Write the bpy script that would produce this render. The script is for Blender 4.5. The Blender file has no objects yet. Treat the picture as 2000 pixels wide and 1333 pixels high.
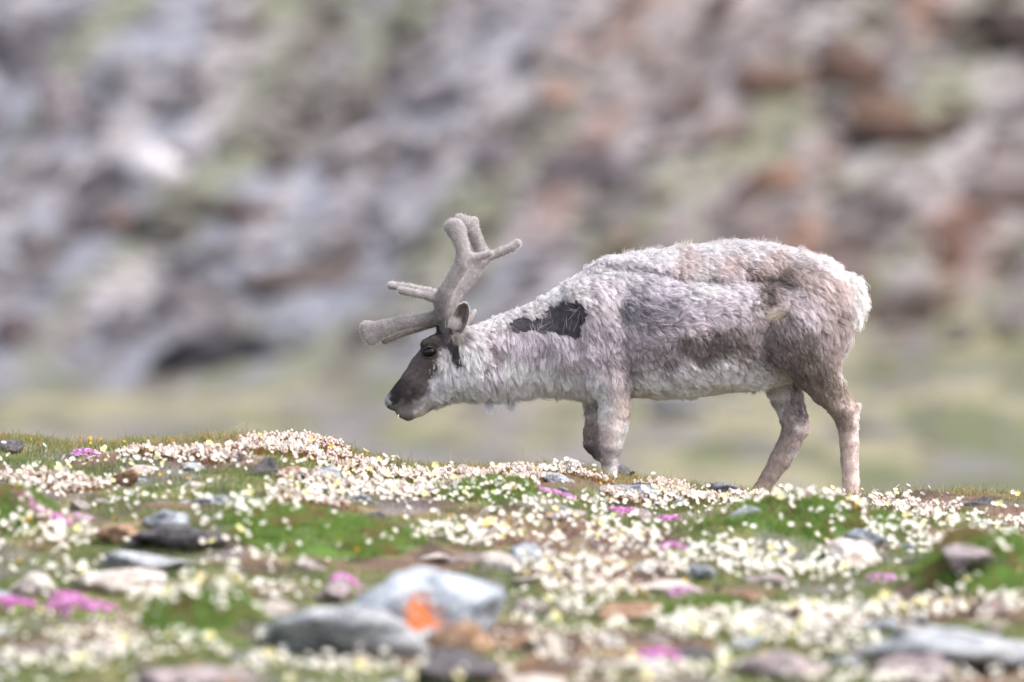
import bpy, bmesh, math, random
import numpy as np
from mathutils import Vector, Matrix, kdtree

random.seed(7)
rng = np.random.default_rng(7)
SC = bpy.context.scene
COL = SC.collection

# ------------------------------------------------------------------ camera, sky, sun, exposure
K = 7.583e-5            # radians per photo pixel (2000 px wide)
CAM_FOCUS = 23.85
cam_d = bpy.data.cameras.new('camera')
cam_d.sensor_width = 36.0
cam_d.lens = 36.0 / (2000 * K)
cam_d.clip_start = 0.1
cam_d.clip_end = 8000
cam_d.dof.use_dof = True
cam_d.dof.focus_distance = CAM_FOCUS
cam_d.dof.aperture_fstop = cam_d.lens / 138.0
cam = bpy.data.objects.new('camera', cam_d)
COL.objects.link(cam)
cam.location = (0, 0, 0)
cam.rotation_euler = (math.radians(90) + (700 - 666.5) * K, 0, 0)
SC.camera = cam

SUN_ELEV, SUN_AZ = math.radians(52), math.radians(112)      # azimuth from +Y (away from camera) towards +X (right)
w = bpy.data.worlds.new("World"); SC.world = w; w.use_nodes = True
nt = w.node_tree; bg = nt.nodes['Background']
sky = nt.nodes.new('ShaderNodeTexSky'); sky.sky_type = 'NISHITA'; sky.sun_disc = False
sky.sun_elevation = SUN_ELEV; sky.sun_rotation = SUN_AZ; sky.dust_density = 3.0; sky.air_density = 1.0
hs = nt.nodes.new('ShaderNodeHueSaturation'); hs.inputs['Saturation'].default_value = 0.42
nt.links.new(sky.outputs[0], hs.inputs['Color']); nt.links.new(hs.outputs[0], bg.inputs['Color'])
bg.inputs['Strength'].default_value = 0.15
sun_d = bpy.data.lights.new('sun', 'SUN'); sun_d.energy = 1.5; sun_d.angle = math.radians(12); sun_d.color = (1.0, 0.955, 0.90)
sun = bpy.data.objects.new('sun', sun_d); COL.objects.link(sun)
sd = Vector((math.sin(SUN_AZ) * math.cos(SUN_ELEV), math.cos(SUN_AZ) * math.cos(SUN_ELEV), math.sin(SUN_ELEV)))
sun.rotation_euler = sd.to_track_quat('Z', 'Y').to_euler()
SC.view_settings.view_transform = 'Standard'; SC.view_settings.look = 'None'
SC.view_settings.gamma = 1.0; SC.view_settings.use_curve_mapping = False
SC.view_settings.exposure = 1.50
try:
    SC.cycles.use_denoising = True
    SC.cycles.max_bounces = 6; SC.cycles.diffuse_bounces = 3; SC.cycles.transparent_max_bounces = 8
except Exception: pass

# ------------------------------------------------------------------ numpy helpers
def P(px, py, Y=24.0):
    return np.array([(px - 1000) * K * Y, Y, (700 - py) * K * Y])
def lin(c):
    c = np.asarray(c, float) / 255.0
    return np.where(c <= 0.04045, c / 12.92, ((c + 0.055) / 1.055) ** 2.4)
def sstep(x, a, b):
    t = np.clip((x - a) / (b - a), 0, 1); return t * t * (3 - 2 * t)
def _hash(ix, iy, iz, seed):
    h = (ix * 374761393 + iy * 668265263 + iz * 2147483647 + seed * 974711) & 0xffffffff
    h = ((h ^ (h >> 13)) * 1274126177) & 0xffffffff
    h = ((h ^ (h >> 16)) * 2246822519) & 0xffffffff
    return ((h ^ (h >> 15)) & 0xffffff) / float(0xffffff)
def vnoise(x, y, z=None, seed=0):
    x = np.asarray(x, float); y = np.asarray(y, float)
    z = np.zeros_like(x) if z is None else np.asarray(z, float)
    xi, yi, zi = [np.floor(a).astype(np.int64) for a in (x, y, z)]
    fx, fy, fz = x - xi, y - yi, z - zi
    fx, fy, fz = [f * f * f * (f * (f * 6 - 15) + 10) for f in (fx, fy, fz)]
    r = 0
    for dx in (0, 1):
        for dy in (0, 1):
            for dz in (0, 1):
                wgt = (fx if dx else 1 - fx) * (fy if dy else 1 - fy) * (fz if dz else 1 - fz)
                r = r + wgt * _hash(xi + dx, yi + dy, zi + dz, seed)
    return r * 2 - 1
def fbm(x, y, z=None, oct=4, seed=0):
    r = 0; a = 1.0; f = 1.0; t = 0
    for o in range(oct):
        r = r + a * vnoise(np.asarray(x) * f + o * 17.3, np.asarray(y) * f - o * 9.1, None if z is None else np.asarray(z) * f + o * 5.7, seed + o)
        t += a; a *= 0.5; f *= 2.03
    return r / t

# ------------------------------------------------------------------ object helpers
def link(o, parent=None):
    COL.objects.link(o)
    if parent is not None: o.parent = parent
    return o
def tag(o, label=None, cat=None, group=None, kind=None):
    if label: o['label'] = label
    if cat: o['category'] = cat
    if group: o['group'] = group
    if kind: o['kind'] = kind
    return o
def empty(name, loc=(0, 0, 0)):
    o = bpy.data.objects.new(name, None); o.location = loc; o.empty_display_size = 0.1
    return link(o)
def mesh_np(name, V, F, mat=None, col=None, smooth=True):
    """V (n,3), F (m,3|4) array or list of arrays"""
    me = bpy.data.meshes.new(name)
    Fs = F if isinstance(F, list) else [F]
    V = np.asarray(V, np.float32)
    me.vertices.add(len(V)); me.vertices.foreach_set('co', V.ravel())
    loops = np.concatenate([np.asarray(f, np.int32).ravel() for f in Fs])
    cnt = np.concatenate([np.full(len(f), np.asarray(f).shape[1], np.int32) for f in Fs])
    start = np.concatenate([[0], np.cumsum(cnt)[:-1]]).astype(np.int32)
    me.loops.add(len(loops)); me.loops.foreach_set('vertex_index', loops)
    me.polygons.add(len(cnt)); me.polygons.foreach_set('loop_start', start); me.polygons.foreach_set('loop_total', cnt)
    me.polygons.foreach_set('use_smooth', np.full(len(cnt), smooth, bool))
    if col is not None:
        c = np.ones((len(V), 4), np.float32); c[:, :3] = col
        at = me.attributes.new('col', 'FLOAT_COLOR', 'POINT'); at.data.foreach_set('color', c.ravel())
    me.update(calc_edges=True); me.validate()
    if mat: me.materials.append(mat)
    return me
def obj(name, me, parent=None, loc=None):
    o = bpy.data.objects.new(name, me)
    if loc is not None: o.location = loc
    return link(o, parent)
def curves_obj(name, pts, radius, col, mat, parent=None):
    """pts (n,k,3), radius (n,k), col (n,3)"""
    n, k, _ = pts.shape
    hc = bpy.data.hair_curves.new(name)
    hc.add_curves([k] * n)
    hc.attributes['position'].data.foreach_set('vector', np.asarray(pts, np.float32).ravel())
    ra = hc.attributes.get('radius') or hc.attributes.new('radius', 'FLOAT', 'POINT')
    ra.data.foreach_set('value', np.asarray(radius, np.float32).ravel())
    c = np.ones((n, 4), np.float32); c[:, :3] = col
    at = hc.attributes.new('col', 'FLOAT_COLOR', 'CURVE'); at.data.foreach_set('color', c.ravel())
    hc.materials.append(mat)
    o = bpy.data.objects.new(name, hc)
    return link(o, parent)

# ------------------------------------------------------------------ materials
def new_mat(name):
    m = bpy.data.materials.new(name); m.use_nodes = True
    m.node_tree.nodes.clear(); return m, m.node_tree.nodes, m.node_tree.links
def N(nodes, t, **kw):
    n = nodes.new(t)
    for k_, v in kw.items(): setattr(n, k_, v)
    return n
def mat_attr(name, rough=0.9, trans=0.0, noise=0.0, nscale=40, bump=0.0, bscale=60, spec=0.2):
    m, n, l = new_mat(name)
    out = N(n, 'ShaderNodeOutputMaterial'); b = N(n, 'ShaderNodeBsdfPrincipled')
    b.inputs['Roughness'].default_value = rough; b.inputs['Specular IOR Level'].default_value = spec
    a = N(n, 'ShaderNodeAttribute', attribute_name='col'); src = a.outputs['Color']
    if noise:
        tc = N(n, 'ShaderNodeTexCoord'); nz = N(n, 'ShaderNodeTexNoise'); nz.inputs['Scale'].default_value = nscale; nz.inputs['Detail'].default_value = 8
        l.new(tc.outputs['Object'], nz.inputs['Vector'])
        mr = N(n, 'ShaderNodeMapRange'); mr.inputs[1].default_value = 0.25; mr.inputs[2].default_value = 0.75
        mr.inputs[3].default_value = 1 - noise; mr.inputs[4].default_value = 1 + noise
        l.new(nz.outputs[0], mr.inputs[0])
        mx = N(n, 'ShaderNodeVectorMath', operation='SCALE'); l.new(src, mx.inputs[0]); l.new(mr.outputs[0], mx.inputs['Scale']); src = mx.outputs[0]
    if bump:
        tc = N(n, 'ShaderNodeTexCoord'); nz = N(n, 'ShaderNodeTexNoise'); nz.inputs['Scale'].default_value = bscale; nz.inputs['Detail'].default_value = 6
        l.new(tc.outputs['Object'], nz.inputs['Vector'])
        bp = N(n, 'ShaderNodeBump'); bp.inputs['Distance'].default_value = bump; l.new(nz.outputs[0], bp.inputs['Height']); l.new(bp.outputs[0], b.inputs['Normal'])
    l.new(src, b.inputs['Base Color'])
    if trans:
        tr = N(n, 'ShaderNodeBsdfTranslucent'); l.new(src, tr.inputs[0])
        mix = N(n, 'ShaderNodeMixShader'); mix.inputs[0].default_value = trans
        l.new(b.outputs[0], mix.inputs[1]); l.new(tr.outputs[0], mix.inputs[2]); l.new(mix.outputs[0], out.inputs[0])
    else: l.new(b.outputs[0], out.inputs[0])
    return m
M_GROUND = mat_attr('turf_soil', 0.95, noise=0.35, nscale=9, bump=0.01, bscale=30)
M_GRASS = mat_attr('grass_blade', 0.7, trans=0.4)
M_PETAL = mat_attr('petals', 0.8, trans=0.35)
M_FUR = mat_attr('fur', 0.75, trans=0.32, spec=0.25)
_n, _l = M_FUR.node_tree.nodes, M_FUR.node_tree.links     # depth shading put into the hair colour: roots darkened, tips lightened
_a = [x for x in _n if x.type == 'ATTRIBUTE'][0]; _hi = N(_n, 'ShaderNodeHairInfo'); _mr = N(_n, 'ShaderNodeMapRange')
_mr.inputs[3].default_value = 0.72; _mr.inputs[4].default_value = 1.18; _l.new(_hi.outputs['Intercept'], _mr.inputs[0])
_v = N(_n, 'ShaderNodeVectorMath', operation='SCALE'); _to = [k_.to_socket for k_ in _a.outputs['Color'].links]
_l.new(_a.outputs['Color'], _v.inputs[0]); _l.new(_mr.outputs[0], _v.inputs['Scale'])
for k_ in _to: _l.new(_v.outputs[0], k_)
M_SKIN = mat_attr('skin', 0.8, noise=0.25, nscale=60, bump=0.004, bscale=50)
M_SHEEN = mat_attr('bare_skin', 0.6)

def rock_mat(name, c1, c2, c3, scale=6.0, speck=0.5, use_obj_color=False):
    m, n, l = new_mat(name)
    out = N(n, 'ShaderNodeOutputMaterial'); b = N(n, 'ShaderNodeBsdfPrincipled'); b.inputs['Roughness'].default_value = 0.88
    b.inputs['Specular IOR Level'].default_value = 0.25
    tc = N(n, 'ShaderNodeTexCoord'); oi = N(n, 'ShaderNodeObjectInfo')
    add = N(n, 'ShaderNodeVectorMath', operation='ADD'); sc_ = N(n, 'ShaderNodeMath', operation='MULTIPLY'); sc_.inputs[1].default_value = 37.0
    l.new(oi.outputs['Random'], sc_.inputs[0]); l.new(tc.outputs['Object'], add.inputs[0]); l.new(sc_.outputs[0], add.inputs[1])
    n1 = N(n, 'ShaderNodeTexNoise'); n1.inputs['Scale'].default_value = scale * 0.35; n1.inputs['Detail'].default_value = 9; n1.inputs['Roughness'].default_value = 0.62; n1.inputs['Distortion'].default_value = 0.6
    n2 = N(n, 'ShaderNodeTexNoise'); n2.inputs['Scale'].default_value = scale * 2.2; n2.inputs['Detail'].default_value = 9; n2.inputs['Roughness'].default_value = 0.7
    l.new(add.outputs[0], n1.inputs['Vector']); l.new(add.outputs[0], n2.inputs['Vector'])
    r1 = N(n, 'ShaderNodeValToRGB'); r1.color_ramp.elements[0].position = 0.42; r1.color_ramp.elements[1].position = 0.57
    r1.color_ramp.elements[0].color = (*lin(c1), 1); r1.color_ramp.elements[1].color = (*lin(c2), 1); l.new(n1.outputs[0], r1.inputs[0])
    r2 = N(n, 'ShaderNodeValToRGB'); r2.color_ramp.elements[0].position = 0.50; r2.color_ramp.elements[1].position = 0.62
    r2.color_ramp.elements[0].color = (0, 0, 0, 1); r2.color_ramp.elements[1].color = (speck,) * 3 + (1,); l.new(n2.outputs[0], r2.inputs[0])
    mx = N(n, 'ShaderNodeMix', data_type='RGBA'); l.new(r2.outputs[0], mx.inputs[0]); l.new(r1.outputs[0], mx.inputs[6]); mx.inputs[7].default_value = (*lin(c3), 1)
    src = mx.outputs[2]
    if use_obj_color:
        mm = N(n, 'ShaderNodeMix', data_type='RGBA', blend_type='MULTIPLY'); mm.inputs[0].default_value = 1.0
        l.new(src, mm.inputs[6]); l.new(oi.outputs['Color'], mm.inputs[7]); src = mm.outputs[2]
    l.new(src, b.inputs['Base Color'])
    bp = N(n, 'ShaderNodeBump'); bp.inputs['Distance'].default_value = 0.03; bp.inputs['Strength'].default_value = 0.7
    l.new(n2.outputs[0], bp.inputs['Height']); l.new(bp.outputs[0], b.inputs['Normal'])
    l.new(b.outputs[0], out.inputs[0])
    m['src'] = 1
    return m
R_GREY = rock_mat('grey_rock', (116, 118, 124), (178, 180, 186), (214, 214, 214), speck=.8)
R_PALE = rock_mat('pale_rock', (176, 160, 150), (222, 212, 206), (150, 138, 134))
R_DARK = rock_mat('dark_rock', (52, 48, 50), (98, 92, 96), (160, 156, 158), speck=0.5)
R_MAUVE = rock_mat('mauve_rock', (120, 106, 108), (172, 156, 156), (205, 196, 196))
R_TAN = rock_mat('tan_rock', (128, 96, 72), (190, 158, 132), (90, 72, 62))
R_BLUE = rock_mat('blue_grey_rock', (130, 135, 144), (184, 188, 195), (92, 96, 106))
R_SPECK = rock_mat('speckled_rock', (60, 62, 72), (110, 112, 124), (215, 215, 220), scale=14, speck=0.9)
R_SCREE = rock_mat('scree_rock', (150, 146, 146), (200, 197, 197), (120, 115, 115), use_obj_color=True)

def lichen_mat(name, spots, base):
    """orange crusts on grey rock: spots = [(object-space point, radius)]"""
    m = rock_mat(name, *base); n = m.node_tree.nodes; l = m.node_tree.links
    b = [x for x in n if x.type == 'BSDF_PRINCIPLED'][0]; src = b.inputs['Base Color'].links[0].from_socket
    tc = N(n, 'ShaderNodeTexCoord'); nz = N(n, 'ShaderNodeTexNoise'); nz.inputs['Scale'].default_value = 9; nz.inputs['Detail'].default_value = 8
    l.new(tc.outputs['Object'], nz.inputs['Vector'])
    tot = None
    for (c, r) in spots:
        d = N(n, 'ShaderNodeVectorMath', operation='DISTANCE'); l.new(tc.outputs['Object'], d.inputs[0]); d.inputs[1].default_value = c
        mr = N(n, 'ShaderNodeMapRange'); mr.inputs[1].default_value = 0; mr.inputs[2].default_value = r; mr.inputs[3].default_value = 1.0; mr.inputs[4].default_value = 0.0
        l.new(d.outputs['Value'], mr.inputs[0])
        if tot is None: tot = mr.outputs[0]
        else:
            mx = N(n, 'ShaderNodeMath', operation='MAXIMUM'); l.new(tot, mx.inputs[0]); l.new(mr.outputs[0], mx.inputs[1]); tot = mx.outputs[0]
    nz.inputs['Scale'].default_value = 5.5; nz.inputs['Roughness'].default_value = .7; ad = N(n, 'ShaderNodeMath', operation='MULTIPLY_ADD'); l.new(nz.outputs[0], ad.inputs[0]); ad.inputs[1].default_value = 3.4; l.new(tot, ad.inputs[2])
    rp = N(n, 'ShaderNodeValToRGB'); rp.color_ramp.elements[0].position = 0.50; rp.color_ramp.elements[1].position = 0.66
    sb = N(n, 'ShaderNodeMath', operation='SUBTRACT'); l.new(ad.outputs[0], sb.inputs[0]); sb.inputs[1].default_value = 1.78; l.new(sb.outputs[0], rp.inputs[0])
    mx = N(n, 'ShaderNodeMix', data_type='RGBA'); l.new(rp.outputs[0], mx.inputs[0]); l.new(src, mx.inputs[6]); mx.inputs[7].default_value = (*lin((180, 100, 56)), 1)
    l.new(mx.outputs[2], b.inputs['Base Color'])
    return m

# ------------------------------------------------------------------ terrain
CY = 23.55
crest_px = np.array([-600, -200, 0, 100, 200, 300, 400, 480, 560, 640, 700, 760, 850, 950, 1050, 1120, 1200, 1300, 1400, 1500, 1600, 1700, 1800, 1900, 2000, 2200, 2600])
crest_py = np.array([860, 850, 858, 866, 872, 868, 860, 856, 856, 868, 888, 905, 918, 922, 920, 920, 942, 950, 957, 964, 968, 965, 962, 966, 970, 975, 980])
crest_X = (crest_px - 1000) * K * CY; crest_Z = (700 - crest_py) * K * CY
Z0 = -0.46; SL = 0.063
back_Y = np.array([CY, 24.3, 25, 27, 35, 50, 70, 90, 112, 128, 160, 220, 320, 600, 1500, 4000])
back_Z = np.array([0, -.035, -.10, -.36, -1.25, -1.75, -1.15, -.65, .25, 5.2, 17, 42, 75, 120, 190, 200]) + 0.0
def Yrow(py):            # distance at which the mean foreground slope shows at photo row py
    return (Z0 - SL * CY) / (-K * (py - 700) - SL)
# green hummocks: px, py, half-width px, half-depth (m), height m
HUMMOCKS = [
    (1565, 1058, 200, .34, .075, 'long green moss hummock below the hind legs of the reindeer'),
    (1925, 1175, 150, .34, .120, 'dark green grassy hummock at the right edge of the frame'),
    (395, 1250, 125, .26, .085, 'dark green moss hummock left of the pale lichen-speckled boulder'),
    (620, 1105, 205, .46, .050, 'broad green turf hummock behind the orange-lichened boulder'),
    (950, 1018, 100, .30, .055, 'small green hummock with a brown hollow in the middle of the slope'),
    (15, 1095, 95, .30, .085, 'bright green hummock at the left edge beside a white flower band'),
    (1375, 1215, 80, .20, .035, 'low green tuft beneath the long white flower band'),
    (870, 1352, 70, .14, .05, 'lime green moss pad at the bottom edge of the frame'),
]
mound_np = []
for (px, py, hw, hd, hh, _) in HUMMOCKS:
    Y = Yrow(py); mound_np.append(((px - 1000) * K * Y, Y, hw * K * Y, hd, hh))
DIMPLES = [(930, 1010, 30, .10, -.05), (1236, 944, 26, .10, .022), (1125, 918, 40, .1, .012)]
for (px, py, hw, hd, hh) in DIMPLES:
    Y = 24.1 if px == 1236 else Yrow(py); mound_np.append(((px - 1000) * K * Y, Y, hw * K * Y, hd, hh))
def ground_z(X, Y):
    X = np.asarray(X, float); Y = np.asarray(Y, float)
    near = Z0 - SL * (CY - Y)
    far = Z0 + np.interp(Y, back_Y, back_Z)
    z = np.where(Y < CY, near, far)
    off = np.interp(X, crest_X, crest_Z) - Z0
    wgt = sstep(Y, 18.2, CY - 0.1) * (1 - sstep(Y, 25, 34))
    z = z + off * wgt
    z = z + sstep(Y, 80, 108) * (1 - sstep(Y, 135, 170)) * (.35 * fbm(X / 5, Y / 12, oct=3, seed=35) + .05 * np.clip(X, -12, 12))
    amp = np.where(Y < 26, 1, 0)
    fade = 1 - sstep(Y, 26, 32)
    z = z + fade * (0.042 * fbm(X / 0.55, Y / 0.62, oct=3, seed=3) * (1 - 0.45 * sstep(Y, 22.8, 23.6)) + 0.012 * fbm(X / 0.13, Y / 0.13, oct=3, seed=9))
    for (mx, my, sx, sy, hh) in mound_np:
        r2 = ((X - mx) / sx) ** 2 + ((Y - my) / sy) ** 2
        z = z + (1.5 if hh > .03 else 1) * hh * np.clip(1.15 * np.exp(-r2 * 0.9), 0, 1) * (1 + 0.18 * fbm(X / .12, Y / .12, oct=2, seed=21))
    # meadow and hillside relief
    zz = sstep(Y, 36, 60)
    z = z + zz * 0.16 * fbm(X / 3.5, Y / 9, oct=3, seed=31)
    hl = sstep(Y, 110, 122)
    pe, al = .8 * X - .2 * (Y - 112), .6 * X + .27 * (Y - 112)       # across and along the slanting rock bands
    z = z + hl * (0.75 * fbm(pe / 2.6, al / 7.0, oct=5, seed=41) + 0.30 * np.abs(fbm(pe / 1.0 + 3, al / 2.6, oct=4, seed=45)))
    z = z + sstep(Y, 105, 112) * (1 - sstep(Y, 150, 240)) * 0.22 * X * 0.0
    z = z + 0.045 * np.clip(X, -60, 60) * sstep(Y, 112, 140) * 0.6
    return z
def hit(px, py, ymax=26.0, ymin=14.0):
    """where the sight line through a photo point meets the ground"""
    px = np.asarray(px, float); py = np.asarray(py, float)
    ys = np.arange(ymin, ymax, 0.13)
    X = (px[:, None] - 1000) * K * ys[None]; Zr = (700 - py[:, None]) * K * ys[None]
    g = ground_z(X, np.broadcast_to(ys, X.shape))
    below = g > Zr
    i = np.maximum(below.argmax(1), 1); ok = below.any(1); j = np.arange(len(i))
    d1 = (g - Zr)[j, i]; d0 = (g - Zr)[j, i - 1]
    Y = ys[i - 1] + (ys[i] - ys[i - 1]) * np.clip(-d0 / np.where(np.abs(d1 - d0) < 1e-9, 1, d1 - d0), 0, 1); Xh = (px - 1000) * K * Y
    return Xh, Y, ground_z(Xh, Y), ok

rows = np.concatenate([np.linspace(0.5, 16.3, 50, endpoint=False), np.linspace(16.3, 24.7, 310, endpoint=False),
                       np.geomspace(24.7, 60, 55, endpoint=False), np.geomspace(60, 111, 70, endpoint=False), np.linspace(111, 150, 150, endpoint=False), np.geomspace(150, 4000, 40)])
aa = np.concatenate([-np.geomspace(2.6, 0.092, 26, endpoint=False), np.linspace(-0.092, 0.092, 340), np.geomspace(0.092, 2.6, 27)[1:]])
YY, AA = np.meshgrid(rows, aa, indexing='ij'); XX = AA * (YY + 0.0) + np.where(np.abs(AA) > 0.092, np.sign(AA) * (np.abs(AA) - .092) * 8, 0)
ZZ = ground_z(XX, YY)
def ground_color(X, Y):
    n1 = fbm(X / .35, Y / .5, oct=4, seed=51); n2 = fbm(X / .12, Y / .2, oct=3, seed=57); n3 = fbm(X / .9, Y / 1.3, oct=3, seed=59)
    green = lin((88, 98, 58)); brown = lin((112, 90, 78)); grey = lin((122, 116, 118)); straw = lin((142, 132, 98)); dark = lin((58, 50, 46))
    g = sstep(n1 + .5 * n3, -.25, .2)[..., None]
    c = brown * (1 - g) + green * g
    s = sstep(n2, .12, .4)[..., None] * .6; c = c * (1 - s) + straw * s
    s = sstep(-n2, .15, .4)[..., None] * .7; c = c * (1 - s) + dark * s
    s = sstep(fbm(X / .3 + 9, Y / .3, oct=3, seed=61), .18, .4)[..., None] * .7; c = c * (1 - s) + grey * s
    for (mx, my, sx, sy, hh) in mound_np[:len(HUMMOCKS)]:
        q = np.exp(-(((X - mx) / sx) ** 2 + ((Y - my) / sy) ** 2) * 1.0)
        q = sstep(q + 0.12 * n2, .25, .5)[..., None]; c = c * (1 - q) + lin((76, 104, 40)) * q
    # far: meadow
    pale = lin((132, 126, 102)); mg = lin((94, 97, 70)); rb = lin((112, 107, 108))
    m1 = fbm(X / 1.5, Y / 7, oct=5, seed=71)
    m = sstep(m1, -.15, .2)[..., None]; cm = mg * (1 - m) + pale * m
    m = sstep(fbm(X / 1.1, Y / 5, oct=5, seed=73), .02, .2)[..., None] * .85; cm = cm * (1 - m) + rb * m
    c = c * .78
    q = sstep(fbm(X / .5, Y / 2.2, oct=4, seed=75), .1, .3)[..., None] * .6; cm = cm * (1 - q) + lin((84, 80, 78)) * q
    f = sstep(Y, 27, 40)[..., None]; c = c * (1 - f) + cm * .84 * f
    # hillside: grey scree on the left, rusty brown on the right, moss green strips between
    a = X / np.maximum(Y, 1)          # bearing, a property of where the slope lies
    grey1 = lin((118, 119, 129)); mauve = lin((124, 115, 115)); rust = lin((126, 96, 82)); moss = lin((106, 107, 88)); drk = lin((84, 76, 76)); palest = lin((148, 142, 144))
    side = sstep(X + .12 * (Y - 118) + 2.0 * fbm(X / 5, Y / 5, oct=3, seed=81), -2, 4.5)[..., None]
    ch = grey1 * (1 - side) + mauve * side
    pe, al = .8 * X - .2 * (Y - 112), .6 * X + .27 * (Y - 112)
    h1 = fbm(pe / 1.3, al / 3.0, oct=5, seed=83)
    q = sstep(h1, -.12, .28)[..., None] * side * .85; ch = ch * (1 - q) + rust * q
    q = sstep(fbm(pe / 1.2 + 5, al / 3.2, oct=4, seed=85), .05, .3)[..., None] * .85; ch = ch * (1 - q) + moss * q
    q = sstep(fbm(pe / .6 + 5, al / 1.8, oct=4, seed=87), .12, .35)[..., None] * .7; ch = ch * (1 - q) + drk * q
    q = sstep(fbm(pe / .7 - 5, al / 2.2, oct=4, seed=89), .12, .4)[..., None] * .7; ch = ch * (1 - q) + palest * q
    f = sstep(Y + 4 * m1 - .36 * np.clip(X, -2.5, 10), 110.5, 114.5)[..., None]
    return c * (1 - f) + ch * .84 * f
nr, nc = XX.shape
idx = np.arange(nr * nc).reshape(nr, nc)
F = np.stack([idx[:-1, :-1], idx[:-1, 1:], idx[1:, 1:], idx[1:, :-1]], -1).reshape(-1, 4)
V = np.stack([XX, YY, ZZ], -1).reshape(-1, 3)
ground = obj('ground', mesh_np('ground', V, F, M_GROUND, ground_color(XX, YY).reshape(-1, 3)))
tag(ground, 'stony tundra ridge rising to a crest with a meadow and scree slope beyond', kind='structure')

# ------------------------------------------------------------------ rocks
def rock_mesh(name, seed, sub=4, planes=10, flat=0.7, rough=0.12, mat=None):
    r = np.random.default_rng(seed)
    bm = bmesh.new(); bmesh.ops.create_icosphere(bm, subdivisions=sub, radius=1.0)
    D = np.array([v.co[:] for v in bm.verts]); D /= np.linalg.norm(D, axis=1)[:, None]
    nn = r.normal(size=(planes, 3)); nn /= np.linalg.norm(nn, axis=1)[:, None]
    dd = r.uniform(0.62, 1.0, planes)
    q = D @ nn.T
    rad = np.where(q > 0.05, dd[None] / np.maximum(q, 0.05), 9.0)
    rad = -np.log(np.exp(-26 * np.minimum(rad, 3)).sum(1)) / 26
    rad = np.minimum(rad, 1.35)
    rad *= 1 + rough * 1.5 * fbm(*(D * 2.2 + seed).T, oct=4, seed=seed) + rough * .55 * np.abs(fbm(*(D * 6).T, oct=3, seed=seed + 1))
    Vn = D * rad[:, None]; Vn[:, 2] *= flat
    Fn = np.array([[v.index for v in f.verts] for f in bm.faces]); bm.free()
    return mesh_np(name, Vn, Fn, mat, smooth=True)
_rc = {}
def rock_variant(kind, seed, sub, mat):
    if seed == 11: return rock_mesh('boulder', 11, 5, planes=40, flat=.8, rough=.11, mat=mat)
    key = (seed, sub, mat.name)
    if key not in _rc: _rc[key] = rock_mesh('rock', seed, sub, mat=mat)
    return _rc[key]
def place_rock(name, px, py, hw, hh, seed, mat, label, depth=None, rot=0.0, tilt=0.0, sub=4, Y=None, sink=0.35, cat='rock', group=None):
    """px,py: where the middle of its visible face shows; hw, hh: half sizes in photo px"""
    if Y is None:
        X_, Y_, Z_, ok = hit(np.array([px]), np.array([py + hh]))
        Yc = float(Y_[0]) if ok[0] else CY
    else: Yc = Y
    s = K * Yc
    dp = depth if depth else hw * s * 0.8
    Yc = Yc + dp * 0.6
    X = (px - 1000) * K * Yc
    zc = (700 - py) * K * Yc
    o = obj(name, rock_variant(name, seed, sub, mat), loc=(X, Yc, zc - hh * s * sink * .5))
    o.scale = (hw * s * .9, dp, hh * s * 1.08 / 0.7); o.rotation_euler = (tilt, tilt * .6, rot)
    o.location.z = min(o.location.z, float(ground_z(X, Yc)) + .30 * o.scale[2] * .7)      # bedded in the turf
    tag(o, label, cat, group)
    return o
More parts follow.
